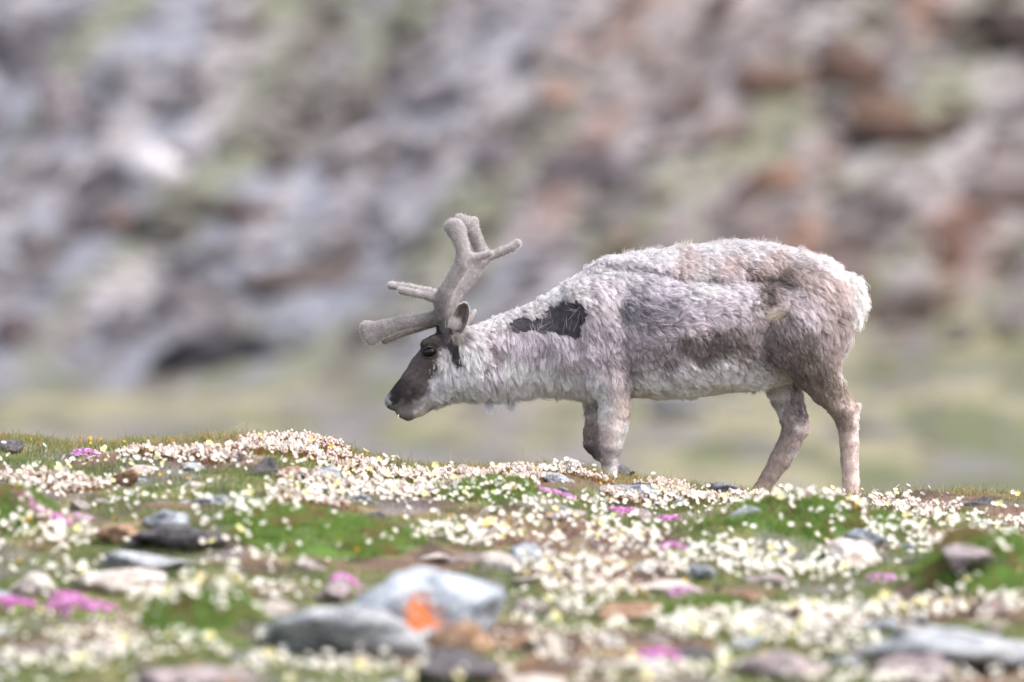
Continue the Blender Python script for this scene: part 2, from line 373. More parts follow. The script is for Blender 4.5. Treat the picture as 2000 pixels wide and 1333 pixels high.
hero = [
    ('boulder', 822, 1158, 200, 92, 11, None, 'rounded grey boulder with orange lichen crusts in the foreground', .30, 0.1),
    ('boulder', 650, 1240, 150, 50, 12, R_GREY, 'pale speckled grey boulder just in front of the orange-lichened one', .26, 0.5),
    ('rock', 915, 1242, 62, 34, 13, R_TAN, 'tan rock below the right end of the orange-lichened boulder', .13, 0.3),
    ('rock', 885, 1296, 76, 32, 14, R_DARK, 'black mossy rock near the bottom edge below the tan rock', .14, 0.0),
    ('rock', 322, 1016, 54, 17, 15, R_BLUE, 'flat blue-grey slab lying on top of a dark rock at left', .14, 0.2),
    ('rock', 345, 1048, 62, 30, 16, R_DARK, 'dark rough rock under the flat blue-grey slab', .16, 0.7),
    ('rock', 285, 1098, 92, 20, 17, R_GREY, 'long pale grey slab below the dark rough rock at left', .16, 0.1),
    ('rock', 262, 1128, 86, 24, 18, R_PALE, 'cream-white slab in front of the long pale grey slab', .16, 0.4),
    ('rock', 238, 1042, 40, 20, 19, R_TAN, 'small tan rock left of the stacked slabs', .09, 0.4),
    ('rock', 640, 925, 30, 14, 20, R_BLUE, 'small blue-grey rock among white heather on the left crest', .07, 0.0),
    ('rock', 522, 912, 38, 20, 21, R_DARK, 'black jagged rock just below the left crest', .09, 0.3),
    ('rock', 585, 930, 26, 12, 22, R_DARK, 'smaller black rock to the right of the jagged one', .06, 0.9),
    ('rock', 1220, 958, 62, 15, 23, R_BLUE, 'flat blue-grey rock in front of the front hoof', .12, 0.2),
    ('rock', 1252, 952, 28, 9, 24, R_DARK, 'small black stone on the flat blue-grey rock', .06, 0.2),
    ('rock', 1124, 910, 20, 14, 25, R_PALE, 'pointed pinkish white stone left of the front legs', .05, 0.2),
    ('rock', 1080, 928, 26, 13, 26, R_GREY, 'small grey stone left of the pointed white stone', .06, 0.4),
    ('rock', 1410, 956, 36, 13, 27, R_SPECK, 'black and white speckled stone on the crest under the belly', .08, 0.1),
    ('rock', 1660, 1072, 58, 34, 28, R_PALE, 'pinkish white blocky rock below the right green hummock', .12, 0.2),
    ('rock', 1688, 1052, 26, 22, 29, R_BLUE, 'small blue-grey wedge on the back of the pinkish blocky rock', .07, 0.7),
    ('rock', 1890, 1084, 62, 30, 30, R_MAUVE, 'rounded mauve rock above the dark green hummock at right', .13, 0.0),
    ('boulder', 1880, 1262, 170, 42, 31, R_GREY, 'long low grey slab in the lower right corner', .30, -0.15),
    ('rock', 1800, 1300, 70, 30, 32, R_MAUVE, 'mauve rock leaning on the grey slab in the lower right', .14, 0.3),
    ('boulder', 385, 1318, 98, 32, 33, R_MAUVE, 'purple-grey boulder cut by the bottom edge at left', .2, 0.1),
    ('rock', 1045, 1330, 62, 20, 34, R_PALE, 'white rock cut by the bottom edge near the middle', .12, 0.1),
    ('rock', 655, 1152, 42, 28, 35, R_MAUVE, 'rounded pinkish rock against the left side of the orange-lichened boulder', .1, 0.1),
    ('rock', 1022, 1080, 34, 20, 36, R_BLUE, 'blue-grey stone up right of the orange-lichened boulder', .08, 0.1),
    ('rock', 985, 1095, 36, 24, 37, R_PALE, 'whitish stone touching the right shoulder of the lichened boulder', .08, 0.5),
    ('rock', 1372, 1118, 36, 16, 38, R_BLUE, 'blue-grey stone in the long white flower band', .08, 0.1),
    ('rock', 1455, 1000, 30, 12, 39, R_BLUE, 'blue-grey stone left of the long green hummock', .07, 0.1),
    ('rock', 1445, 1162, 44, 16, 40, R_TAN, 'tan stone below the white flower band right of centre', .09, 0.3),
    ('rock', 1255, 1195, 90, 14, 41, R_TAN, 'flat brown slab right of the orange-lichened boulder', .14, 0.1),
    ('rock', 1110, 1005, 50, 10, 42, R_MAUVE, 'thin mauve slab among white flowers below the front legs', .1, 0.1),
    ('rock', 8, 868, 34, 13, 43, R_DARK, 'dark rock on the crest at the left edge', .08, 0.1),
    ('rock', 1915, 978, 36, 11, 44, R_DARK, 'dark brown rock on the crest at right', .08, 0.1),
    ('rock', 60, 1140, 58, 20, 45, R_PALE, 'pale rock above the pink cushion at left', .1, 0.1),
    ('rock', 525, 1190, 46, 15, 46, R_PALE, 'pale flat stone up left of the speckled boulder', .09, 0.1),
    ('rock', 1510, 1300, 84, 30, 47, R_MAUVE, 'grey-mauve rock near the bottom right of centre', .14, 0.1),
    ('rock', 150, 1010, 40, 10, 48, R_MAUVE, 'thin grey stone behind the left white flower band', .07, 0.1),
    ('rock', 455, 890, 24, 10, 49, R_MAUVE, 'small lilac-grey stone just under the left crest', .05, 0.2),
    ('rock', 905, 915, 20, 8, 50, R_PALE, 'small white stone on the crest below the muzzle', .05, 0.2),
    ('rock', 700, 970, 26, 12, 52, R_BLUE, 'upright blue-grey stone in the flowery slope below the muzzle', .05, 0.8),
    ('rock', 1290, 1145, 90, 16, 54, R_PALE, 'whitish slab lying across the flowery slope right of centre', .12, 0.05),
]
lich = lichen_mat('lichened_rock', [((.0, -.78, -0.06), .46), ((.20, -.76, .0), .42), ((-.03, -.7, .20), .34), ((-.55, -.62, -.04), .24), ((.42, -.70, -.02), .22), ((.22, -.72, -.34), .22), ((-.33, -.75, .02), .18), ((.6, -.6, .12), .18)],
                  ((112, 118, 128), (172, 178, 188), (208, 210, 214)))
for (nm, px, py, hw, hh, sd_, mt, lb, dp, rt) in hero:
    o = place_rock(nm, px, py, hw, hh, sd_, mt or lich, lb, depth=dp, rot=0 if mt is None else rt, cat='boulder' if nm == 'boulder' else 'rock', group='rocks in the flowery foreground')
def on_mound(X, Y):
    q = np.zeros(np.shape(X))
    for (mx, my, sx, sy, hh) in mound_np[:len(HUMMOCKS)]: q = np.maximum(q, np.exp(-(((X - mx) / sx) ** 2 + ((Y - my) / sy) ** 2)))
    return q
# loose stones
mats6 = [R_GREY, R_PALE, R_MAUVE, R_TAN, R_BLUE, R_DARK]
cnt = 0
words = {0: 'grey', 1: 'whitish', 2: 'mauve-grey', 3: 'tan', 4: 'blue-grey', 5: 'dark'}
spx = rng.uniform(-40, 2040, 170); spy = rng.uniform(900, 1345, 170)
sx_, sy_, sz_, ok_ = hit(spx, spy)
for i in range(170):
    if on_mound(sx_[i], sy_[i]) > .25: continue
    if not ok_[i] or sy_[i] > 23.7 or sy_[i] < 16.5: continue
    k = int(rng.integers(0, 6)); s = rng.uniform(.012, .045)
    o = obj('stone', rock_variant('stone', 60 + int(rng.integers(0, 5)), 3, mats6[k]), loc=(sx_[i], sy_[i], sz_[i] + s * .12))
    o.scale = (s * rng.uniform(.9, 1.7), s * rng.uniform(.9, 1.5), s * rng.uniform(.6, 1.0)); o.rotation_euler = (rng.uniform(-.3, .3), rng.uniform(-.3, .3), rng.uniform(0, 6.28))
    third = 'left' if spx[i] < 667 else ('middle' if spx[i] < 1333 else 'right'); rowz = 'near the crest' if spy[i] < 1020 else ('halfway down the slope' if spy[i] < 1180 else 'near the bottom edge')
    tag(o, f'small {words[k]} stone in the {third} of the turf {rowz}', 'stone', f'small {words[k]} stones in the {third} of the turf {rowz}')

# ------------------------------------------------------------------ grass
def blades(n, X, Y, L, width, col, lean=0.5, seed=1, k=4):
    r = np.random.default_rng(seed)
    Z = ground_z(X, Y)
    th = r.uniform(0, 2 * np.pi, n); le = r.uniform(.1, 1, n) * lean
    s = np.linspace(0, 1, k)[None]
    bend = (L * le)[:, None] * s ** 2
    pts = np.stack([X[:, None] + np.cos(th)[:, None] * bend, Y[:, None] + np.sin(th)[:, None] * bend, (Z - .004)[:, None] + (L * (1 - .35 * le))[:, None] * s], -1)
    rad = width * .5 * (1 - .85 * s) * np.ones((n, 1))
    return pts, rad, col
def fan_xy(n, y0, y1, r):
    Y = np.sqrt(r.uniform(y0 ** 2, y1 ** 2, n)); X = r.uniform(-.086, .086, n) * Y; return X, Y
r = np.random.default_rng(11)
n = 150000
X, Y = fan_xy(n, 16.6, 24.5, r)
n1 = fbm(X / .35, Y / .5, oct=4, seed=51); n3 = fbm(X / .9, Y / 1.3, oct=3, seed=59)
g = sstep(n1 + .5 * n3, -.3, .2)
keep = r.uniform(size=n) < (.12 + .75 * g)
X, Y, g = X[keep], Y[keep], g[keep]; n = len(X)
L = r.uniform(.012, .034, n) * (.7 + .5 * g) ; L *= np.where(r.uniform(size=n) < .03, 1.8, 1)
green = lin((104, 130, 66)); olive = lin((122, 122, 76)); straw = lin((176, 162, 122)); rust = lin((136, 92, 72)); deep = lin((66, 92, 46))
u = r.uniform(size=n)[:, None]
cc = np.where(u < .42, green, np.where(u < .62, deep, np.where(u < .78, olive, np.where(u < .93, straw, rust))))
bn = np.where((g < .35)[:, None], np.where(u < .5, rust * .9, np.where(u < .8, straw, olive)), cc) * r.uniform(.7, 1.25, (n, 1))
p_, r_, c_ = blades(n, X, Y, L, .0018, bn, .7, 12)
gr = curves_obj('grass', p_, r_, c_, M_GRASS)
tag(gr, 'short green and straw-coloured grass covering the flowery ridge', 'grass', kind='stuff')
# crest wisps: taller thin blades and curled dry stalks
n = 17000
X = r.uniform(-.085, .085, n) * CY; Y = r.normal(CY + .1, .22, n)
m = (fbm(X / .25, Y / 5, oct=2, seed=77) > -.02) | (r.uniform(size=n) < .2); X, Y = X[m], Y[m]; n = len(X)
L = r.uniform(.02, .048, n) * np.where(r.uniform(size=n) < .02, 1.9, 1)
u = r.uniform(size=(n, 1)); cc = np.where(u < .5, olive, np.where(u < .85, straw, rust)) * r.uniform(.8, 1.3, (n, 1))
p_, r_, c_ = blades(n, X, Y, L, .0016, cc, 1.0, 15, 6)
tag(curves_obj('dry_grass', p_, r_, c_, M_GRASS), 'thin dry grass wisps standing along the crest', 'grass', kind='stuff')
# hummocks: each its own thing with a moss body and blades
for i, (px, py, hw, hd, hh, lb) in enumerate(HUMMOCKS):
    mx, my, sx, sy, h = mound_np[i]
    rr = np.random.default_rng(100 + i)
    ra = np.sqrt(rr.uniform(0, 1, 400)); 
    # moss body: a thin shell over the mound
    t = np.linspace(0, 2 * np.pi, 49)[:-1]; q = np.linspace(0, .92, 16)
    Q, T = np.meshgrid(q, t, indexing='ij'); wob = 1 + .16 * fbm(np.cos(T) * 1.6 + i, np.sin(T) * 1.6, oct=3, seed=5)
    gx = mx + np.cos(T) * Q * sx * wob; gy = my + np.sin(T) * Q * sy * wob
    gz = ground_z(gx, gy) + .014 * (1 - (Q / .92) ** 4) - .006 + .005 * fbm(gx / .04, gy / .04, oct=2, seed=8)
    idm = np.arange(Q.size).reshape(Q.shape); Fm = np.stack([idm[:-1, :], np.roll(idm, -1, 1)[:-1, :], np.roll(idm, -1, 1)[1:, :], idm[1:, :]], -1).reshape(-1, 4)
    lime = 'lime' in lb
    base = lin((150, 170, 40)) if lime else lin((74, 92, 46))
    root = empty('moss_hummock', (mx, my, float(ground_z(mx, my))))
    tag(root, lb, 'hummock', 'green hummocks on the flowery slope')
    Vm = np.stack([gx, gy, gz], -1).reshape(-1, 3) - np.array(root.location)
    obj('moss', mesh_np('moss', Vm, Fm, M_GROUND, np.tile(base, (len(Vm), 1)) * (1 + .3 * fbm(gx / .05, gy / .05, oct=2, seed=3).reshape(-1, 1))), root)
    nb = int(min(34000, max(4000, 170000 * sx * sy)))
    a_ = rr.uniform(0, 2 * np.pi, nb); q_ = np.sqrt(rr.uniform(0, 1.0, nb)) * 1.05
    bx = mx + np.cos(a_) * q_ * sx; by = my + np.sin(a_) * q_ * sy
    kp = rr.uniform(size=nb) < sstep(1.0 + .9 * fbm(bx / .07, by / .09, oct=3, seed=401) - q_, -.1, .45); bx, by = bx[kp], by[kp]; nb = len(bx)
    dead = fbm(bx / .06, by / .1, oct=3, seed=403)[:, None]; tall = 1 + .7 * fbm(bx / .05, by / .05, oct=2, seed=405)
    LL = rr.uniform(.012, .034, nb) * tall * (.5 if lime else 1)
    u = rr.uniform(size=(nb, 1)); gc = np.where(u < .5, lin((108, 140, 62)), np.where(u < .75, lin((80, 110, 48)), lin((146, 156, 96)))) * rr.uniform(.6, 1.35, (nb, 1))
    gc = np.where((dead + .25 * (u - .5)) > .22, lin((142, 122, 84)) * rr.uniform(.6, 1.2, (nb, 1)), gc)
    if lime: gc = gc * 0 + lin((160, 190, 40)) * rr.uniform(.7, 1.2, (nb, 1))
    p_, r_, c_ = blades(nb, bx, by, LL, .0018, gc, .8, 200 + i)
    p_[:, :, 2] += .008
    tag(curves_obj('blades', p_ - np.array(root.location), r_, c_, M_GRASS, root), kind='stuff')

# ------------------------------------------------------------------ flowers
def flower_mesh(kind):
    """returns V, F(tri), C, with the root at the origin and the head height = 1 unit * stem"""
    V = []; Fc = []; C = []
    def tri(a, b, c): Fc.append((a, b, c))
    def v(p, c): V.append(p); C.append(c); return len(V) - 1
    if kind == 'avens': npet, R, stem, pc, cc, sc_ = 8, .0092, .034, lin((238, 234, 226)), lin((206, 170, 70)), lin((120, 84, 60))
    if kind == 'poppy': npet, R, stem, pc, cc, sc_ = 5, .0120, .042, lin((234, 226, 170)), lin((220, 196, 90)), lin((110, 110, 60))
    if kind == 'yellow': npet, R, stem, pc, cc, sc_ = 5, .0060, .026, lin((236, 180, 40)), lin((200, 120, 30)), lin((130, 90, 50))
    for k in range(3):
        a = 2 * math.pi * k / 3
        v((math.cos(a) * .0008, math.sin(a) * .0008, -.004), sc_); v((math.cos(a) * .0007 + .003, math.sin(a) * .0007, stem), sc_)
    for k in range(3):
        a, b = 2 * k, 2 * ((k + 1) % 3); tri(a, b, b + 1); tri(a, b + 1, a + 1)
    c0 = v((.003, 0, stem + .001), pc * .9)
    for k in range(npet):
        a = 2 * math.pi * k / npet; da = math.pi / npet * 1.12
        def pt(ang, rr, h): return (.003 + math.cos(ang) * rr, math.sin(ang) * rr, stem + h)
        m1 = v(pt(a - da * .8, R * .62, R * .22), pc); m2 = v(pt(a + da * .8, R * .62, R * .22), pc)
        t1 = v(pt(a - da * .55, R * .97, R * .50), pc); t2 = v(pt(a + da * .55, R * .97, R * .50), pc); t0 = v(pt(a, R * .94, R * .42), pc)
        tri(c0, m1, m2); tri(m1, t1, t0); tri(m1, t0, m2); tri(m2, t0, t2)
    ring = []
    for k in range(6):
        a = 2 * math.pi * k / 6; ring.append(v((.003 + math.cos(a) * R * .3, math.sin(a) * R * .3, stem + R * .12), cc))
    top = v((.003, 0, stem + R * .28), cc)
    for k in range(6): tri(ring[k], ring[(k + 1) % 6], top)
    V = np.array(V); hm = np.arange(len(V)) >= 6; th = .80; y_, z_ = V[hm, 1].copy(), V[hm, 2] - stem
    V[hm, 1] = y_ * math.cos(th) - z_ * math.sin(th); V[hm, 2] = stem + y_ * math.sin(th) + z_ * math.cos(th)
    return V, np.array(Fc), np.array(C)
def bell_mesh():
    V = []; Fc = []; C = []
    sc_ = lin((150, 92, 66)); pc = lin((232, 218, 210)); H = .040
    def v(p, c): V.append(p); C.append(c); return len(V) - 1
    for k in range(3):
        a = 2 * math.pi * k / 3
        v((math.cos(a) * .0016, math.sin(a) * .0016, -.006), lin((104, 84, 50))); v((math.cos(a) * .0010, math.sin(a) * .0010, H), sc_)
    for k in range(3):
        a, b = 2 * k, 2 * ((k + 1) % 3); Fc.append((a, b, b + 1)); Fc.append((a, b + 1, a + 1))
    for (bx, by, bz, R) in ((.002, 0, H - .004, .0052), (-.005, .003, H - .011, .0048), (.003, -.005, H - .014, .0046)):
        top = v((bx, by, bz + R * .8), sc_); r1 = []; r2 = []
        for k in range(5):
            a = 2 * math.pi * k / 5; r1.append(v((bx + math.cos(a) * R * .8, by + math.sin(a) * R * .8, bz + R * .35), pc)); r2.append(v((bx + math.cos(a) * R, by + math.sin(a) * R, bz - R * .8), pc))
        for k in range(5):
            j = (k + 1) % 5; Fc.append((top, r1[k], r1[j])); Fc.append((r1[k], r2[k], r2[j])); Fc.append((r1[k], r2[j], r1[j]))
    return np.array(V), np.array(Fc), np.array(C)
def rotmat(tx, ty, rz):
    cx, sx, cy, sy, cz, sz = np.cos(tx), np.sin(tx), np.cos(ty), np.sin(ty), np.cos(rz), np.sin(rz)
    R = np.empty((len(tx), 3, 3))
    R[:, 0, 0] = cz * cy; R[:, 0, 1] = cz * sy * sx - sz * cx; R[:, 0, 2] = cz * sy * cx + sz * sx
    R[:, 1, 0] = sz * cy; R[:, 1, 1] = sz * sy * sx + cz * cx; R[:, 1, 2] = sz * sy * cx - cz * sx
    R[:, 2, 0] = -sy; R[:, 2, 1] = cy * sx; R[:, 2, 2] = cy * cx
    return R
def merge(name, base, pos, R, s, mat, tint=None, org=(0, 0, 0)):
    Vb, Fb, Cb = base; n = len(pos); m = len(Vb)
    if np.ndim(s) == 1: s = np.repeat(s[:, None], 3, 1)
    VV = np.einsum('nij,mj->nmi', R, Vb) * s[:, None, :] + pos[:, None, :] - np.asarray(org)
    FF = Fb[None] + (np.arange(n) * m)[:, None, None]
    CC = np.tile(Cb[None], (n, 1, 1))
    if tint is not None: CC = CC * tint[:, None, :]
    return mesh_np(name, VV.reshape(-1, 3), FF.reshape(-1, Fb.shape[1]), mat, CC.reshape(-1, 3), smooth=False)
AV, PO, YE, BE = flower_mesh('avens'), flower_mesh('poppy'), flower_mesh('yellow'), bell_mesh()

clusters = [  # px, py, rx, ry, n : drifts of white flowers
    (560, 868, 110, 14, 90), (300, 890, 110, 12, 50), (420, 893, 110, 14, 80), (60, 930, 70, 16, 60), (130, 950, 90, 14, 50), (60, 1028, 60, 18, 90), (120, 1052, 60, 16, 70),
    (600, 905, 120, 16, 110), (640, 955, 120, 22, 170), (760, 920, 90, 16, 120), (740, 960, 130, 24, 170), (520, 985, 90, 14, 60), (880, 935, 100, 16, 120), (880, 965, 120, 14, 80),
    (1040, 918, 80, 9, 70), (1010, 950, 110, 12, 80), (1190, 985, 170, 16, 160), (1110, 1015, 150, 14, 100), (1320, 975, 130, 14, 150), (1500, 975, 160, 10, 120), (1640, 975, 160, 9, 130), (1760, 990, 110, 14, 130), (1830, 1015, 60, 14, 60),
    (900, 1045, 90, 16, 120), (980, 1060, 120, 18, 130), (1230, 1055, 80, 22, 130), (1090, 1115, 120, 20, 170), (1180, 1150, 110, 16, 120), (1400, 1085, 120, 14, 130), (1480, 1108, 150, 14, 190), (1330, 1110, 80, 16, 90),
    (1730, 1035, 80, 14, 90), (1790, 1060, 60, 12, 50), (1930, 1045, 70, 26, 80), (1640, 1120, 90, 12, 70), (1700, 1195, 170, 16, 170), (1560, 1215, 160, 18, 160), (1420, 1235, 130, 16, 130), (1330, 1215, 70, 14, 60),
    (1900, 1175, 100, 16, 70), (1560, 1260, 160, 18, 110), (1370, 1305, 140, 18, 80), (1720, 1330, 160, 18, 60), (1150, 1185, 90, 14, 60), (1120, 1240, 110, 20, 60), (680, 1195, 50, 18, 40), (470, 1160, 150, 12, 90), (330, 1165, 100, 10, 60), (90, 1120, 110, 12, 60),
    (300, 1275, 120, 18, 80), (110, 1300, 120, 20, 70), (430, 1290, 110, 14, 60), (560, 1300, 110, 16, 50), (160, 1250, 90, 10, 40), (720, 1320, 90, 12, 30), (780, 1060, 80, 30, 40), (540, 1080, 140, 40, 45), (1960, 1005, 70, 14, 40), (1250, 1330, 120, 14, 40),
    (220, 905, 200, 20, 50), (250, 960, 180, 20, 55), (420, 1010, 100, 14, 40),
]
pinks = [(158, 1190, 66, 24, 'large pink flower cushion in the lower left'), (22, 1182, 42, 18, 'magenta flower cushion at the left edge'), (75, 1000, 58, 9, 'thin pink flower cushion above the left white band'), (1282, 1284, 44, 20, 'bright magenta flower cushion at the bottom right of centre'),
         (672, 1140, 26, 24, 'pink flowers tucked between the lichened boulder and the pinkish rock'), (1345, 1160, 38, 12, 'pale pink cushion below the long white flower band'), (1315, 1070, 24, 9, 'small pink cushion left of the long green hummock'), (1308, 1015, 20, 8, 'small pink cushion below the belly'), (1225, 1000, 34, 7, 'pink cushion under the front legs'),
         (1080, 965, 40, 8, 'lilac cushion in white flowers left of the front legs'), (165, 888, 24, 9, 'lilac cushion near the left crest'), (585, 925, 16, 6, 'tiny pink cushion by the black rocks'), (1720, 1130, 26, 9, 'pale pink cushion below the pinkish blocky rock'), (160, 1012, 18, 6, 'tiny lilac cushion right of the thin pink one'), (130, 1165, 30, 8, 'small pink cushion just behind the large one')]
fx = []; fy = []
for (a, b, c, d, nn) in clusters:
    t = rng.uniform(0, 2 * np.pi, int(nn * .72)); q = np.sqrt(rng.uniform(0, 1, int(nn * .72)))
    fx.append(a + c * 1.1 * q * np.cos(t)); fy.append(b + 6 + d * 1.1 * q * np.sin(t) + rng.normal(0, 3, len(t)))
fx.append(rng.uniform(-60, 2060, 1300)); fy.append(rng.uniform(880, 1370, 1300))
fx = np.concatenate(fx); fy = np.concatenate(fy)
X, Y, Z, ok = hit(fx, fy + 8)
sel = ok & (Y < 24.0) & (Y > 16.4)
# keep flowers off the hero rocks and the hummock tops
def rock_free(px_, py_):
    m = np.ones(len(px_), bool)
    for q_ in pinks: m &= ((px_ - q_[0]) / (q_[2] * 1.2)) ** 2 + ((py_ - q_[1]) / (q_[3] * 1.6)) ** 2 > 1
    for h_ in hero:
        if h_[3] > 30: m &= ((px_ - h_[1]) / (h_[3] * .92)) ** 2 + ((py_ - h_[2]) / (h_[4] * 1.05)) ** 2 > 1
    return m
sel &= rock_free(fx, fy)
sel &= (on_mound(X, Y) < .3) | (rng.uniform(size=len(X)) < .7)
X, Y, Z = X[sel], Y[sel], Z[sel]; X = X + rng.normal(0, .006, len(X)); Y = Y + rng.normal(0, .03, len(X)); Z = ground_z(X, Y)
n = len(X); order = np.argsort(Y); X, Y, Z = X[order], Y[order], Z[order]
tx = rng.normal(0.0, .22, n); ty = rng.normal(0.0, .25, n); rz = rng.normal(0.2, 1.0, n); s = rng.choice([.75, .9, 1.0, 1.1, 1.3], n) * rng.uniform(.85, 1.15, n) * np.where(Y > 21.8, .86, 1.0)
kindf = rng.uniform(size=n) < .06
nind = 300
me_av = mesh_np('white_flower', AV[0], AV[1], M_PETAL, AV[2], smooth=False)
me_po = mesh_np('yellow_flower', PO[0], PO[1], M_PETAL, PO[2], smooth=False)
pxn = 1000 + X / (K * Y); pyn = 700 - Z / (K * Y)
vis = (pxn > -10) & (pxn < 2010) & (pyn < 1365)
ind = np.where(vis)[0][:nind]
def where_words(px, py):
    cols_ = ['at the far left', 'left of the speckled boulder', 'in front of the lichened boulder', 'right of the lichened boulder', 'in the right centre', 'by the grey slab at lower right']
    return cols_[int(min(5, max(0, px // 334)))]
for i in ind:
    po = bool(kindf[i])
    o = obj('cream_flower' if po else 'white_flower', me_po if po else me_av, loc=(X[i], Y[i], Z[i]))
    o.rotation_euler = (tx[i], ty[i], rz[i]); o.scale = (s[i],) * 3
    ww = where_words(pxn[i], pyn[i])
    kd = 'pale yellow cup-shaped flower' if po else 'white eight-petalled flower'
    tag(o, f'{kd} {ww}', 'flower', f'{kd}s {ww}')
rest = np.setdiff1d(np.arange(n), ind)
for (msk, base, nm, lb) in ((~kindf, AV, 'white_flowers', 'drifts of white eight-petalled flowers across the ridge'), (kindf, PO, 'cream_flowers', 'pale yellow cup flowers scattered over the ridge')):
    q = rest[msk[rest]]
    me = merge(nm, base, np.stack([X[q], Y[q], Z[q]], -1), rotmat(tx[q], ty[q], rz[q]), s[q], M_PETAL, tint=rng.uniform(.9, 1.03, (len(q), 1)) * np.ones(3))
    tag(obj(nm, me), lb, 'flowers', kind='stuff')
# small yellow flowers on the left crest and here and there
ypx = np.concatenate([rng.uniform(120, 420, 10), rng.uniform(0, 240, 5), rng.uniform(600, 720, 10), rng.uniform(0, 2000, 60)])
ypy = np.concatenate([rng.uniform(868, 884, 10), rng.uniform(865, 885, 5), rng.uniform(872, 890, 10), rng.uniform(940, 1340, 60)])
X, Y, Z, ok = hit(ypx, ypy); 
me_ye = mesh_np('yellow_flower', YE[0], YE[1], M_PETAL, YE[2], smooth=False)
for i in range(len(X)):
    if not ok[i]: continue
    o = obj('yellow_flower', me_ye, loc=(X[i], Y[i], Z[i])); o.rotation_euler = (rng.normal(.2, .3), rng.normal(0, .3), rng.uniform(0, 6)); o.scale = (rng.uniform(.8, 1.5),) * 3
    zone = 'on the left crest' if ypy[i] < 900 else ('low in the left half' if ypx[i] < 1000 else 'low in the right half')
    tag(o, f'tiny golden yellow flower {zone}', 'flower', f'tiny golden flowers {zone}')
# white bell heather: clumps, each a thing of stems with blossoms
bells = [(545, 868, 70), (580, 862, 60), (610, 864, 60), (640, 872, 50), (510, 872, 50), (480, 875, 40), (560, 880, 50), (610, 885, 50), (690, 900, 50), (650, 905, 50), (720, 918, 55), (770, 928, 55), (830, 932, 50), (600, 940, 60), (670, 945, 60), (730, 950, 60), (800, 960, 50), (560, 970, 40), (640, 985, 60), (870, 950, 50),
         (1000, 922, 45), (1050, 920, 50), (1095, 924, 50), (1020, 935, 45), (320, 885, 40), (370, 888, 40), (430, 892, 40), (270, 880, 35), (40, 935, 50), (100, 940, 50), (155, 945, 50), (900, 930, 45), (950, 930, 40), (1220, 975, 40), (1290, 965, 40), (1340, 972, 40), (1390, 975, 40), (1450, 972, 40), (1600, 975, 35), (1750, 985, 50), (1820, 1000, 50), (1160, 935, 30), (1280, 950, 30), (1330, 955, 30)]
BX, BY, BZ, ok = hit(np.array([b[0] for b in bells]), np.array([b[1] for b in bells]) + 6.0)
for i, (a, b, rr_) in enumerate(bells):
    if not ok[i]: continue
    nb = 34; rr2 = rr_ * K * BY[i]
    t = rng.uniform(0, 6.28, nb); q = np.sqrt(rng.uniform(0, 1, nb))
    hx = BX[i] + rr2 * q * np.cos(t); hy = BY[i] + rr2 * 1.2 * q * np.sin(t); hz = ground_z(hx, hy)
    root = empty('heather_clump', (BX[i], BY[i], BZ[i]))
    zone = ('on the left crest' if b < 900 else 'on the slope below the muzzle') if a < 960 else ('left of the front hooves' if a < 1150 else 'on the crest around the hooves')
    if a < 460: zone = 'at the far left below the crest'
    tag(root, f'clump of red-stemmed white heather {zone}', 'heather', f'white heather clumps {zone}')
    me = merge('blossoms', BE, np.stack([hx, hy, hz], -1), rotmat(rng.normal(.1, .3, nb), rng.normal(0, .3, nb), rng.uniform(0, 6, nb)), rng.uniform(.7, 1.1, nb), M_PETAL, tint=rng.uniform(.88, 1.03, (nb, 1)) * np.ones(3), org=root.location)
    tag(obj('blossoms', me, root), kind='stuff')
    ns = 160; t = rng.uniform(0, 6.28, ns); q = np.sqrt(rng.uniform(0, 1, ns)); sx2 = BX[i] + rr2 * 1.1 * q * np.cos(t); sy2 = BY[i] + rr2 * 1.2 * q * np.sin(t)
    u = rng.uniform(size=(ns, 1)); cst = np.where(u < .45, lin((150, 78, 52)), np.where(u < .75, lin((104, 100, 50)), lin((172, 118, 92)))) * rng.uniform(.7, 1.2, (ns, 1))
    p_, r_, c_ = blades(ns, sx2, sy2, rng.uniform(.018, .036, ns), .0036, cst, .5, 300 + i)
    tag(curves_obj('stems', p_ - np.array(root.location), r_, c_, M_GRASS, root), kind='stuff')
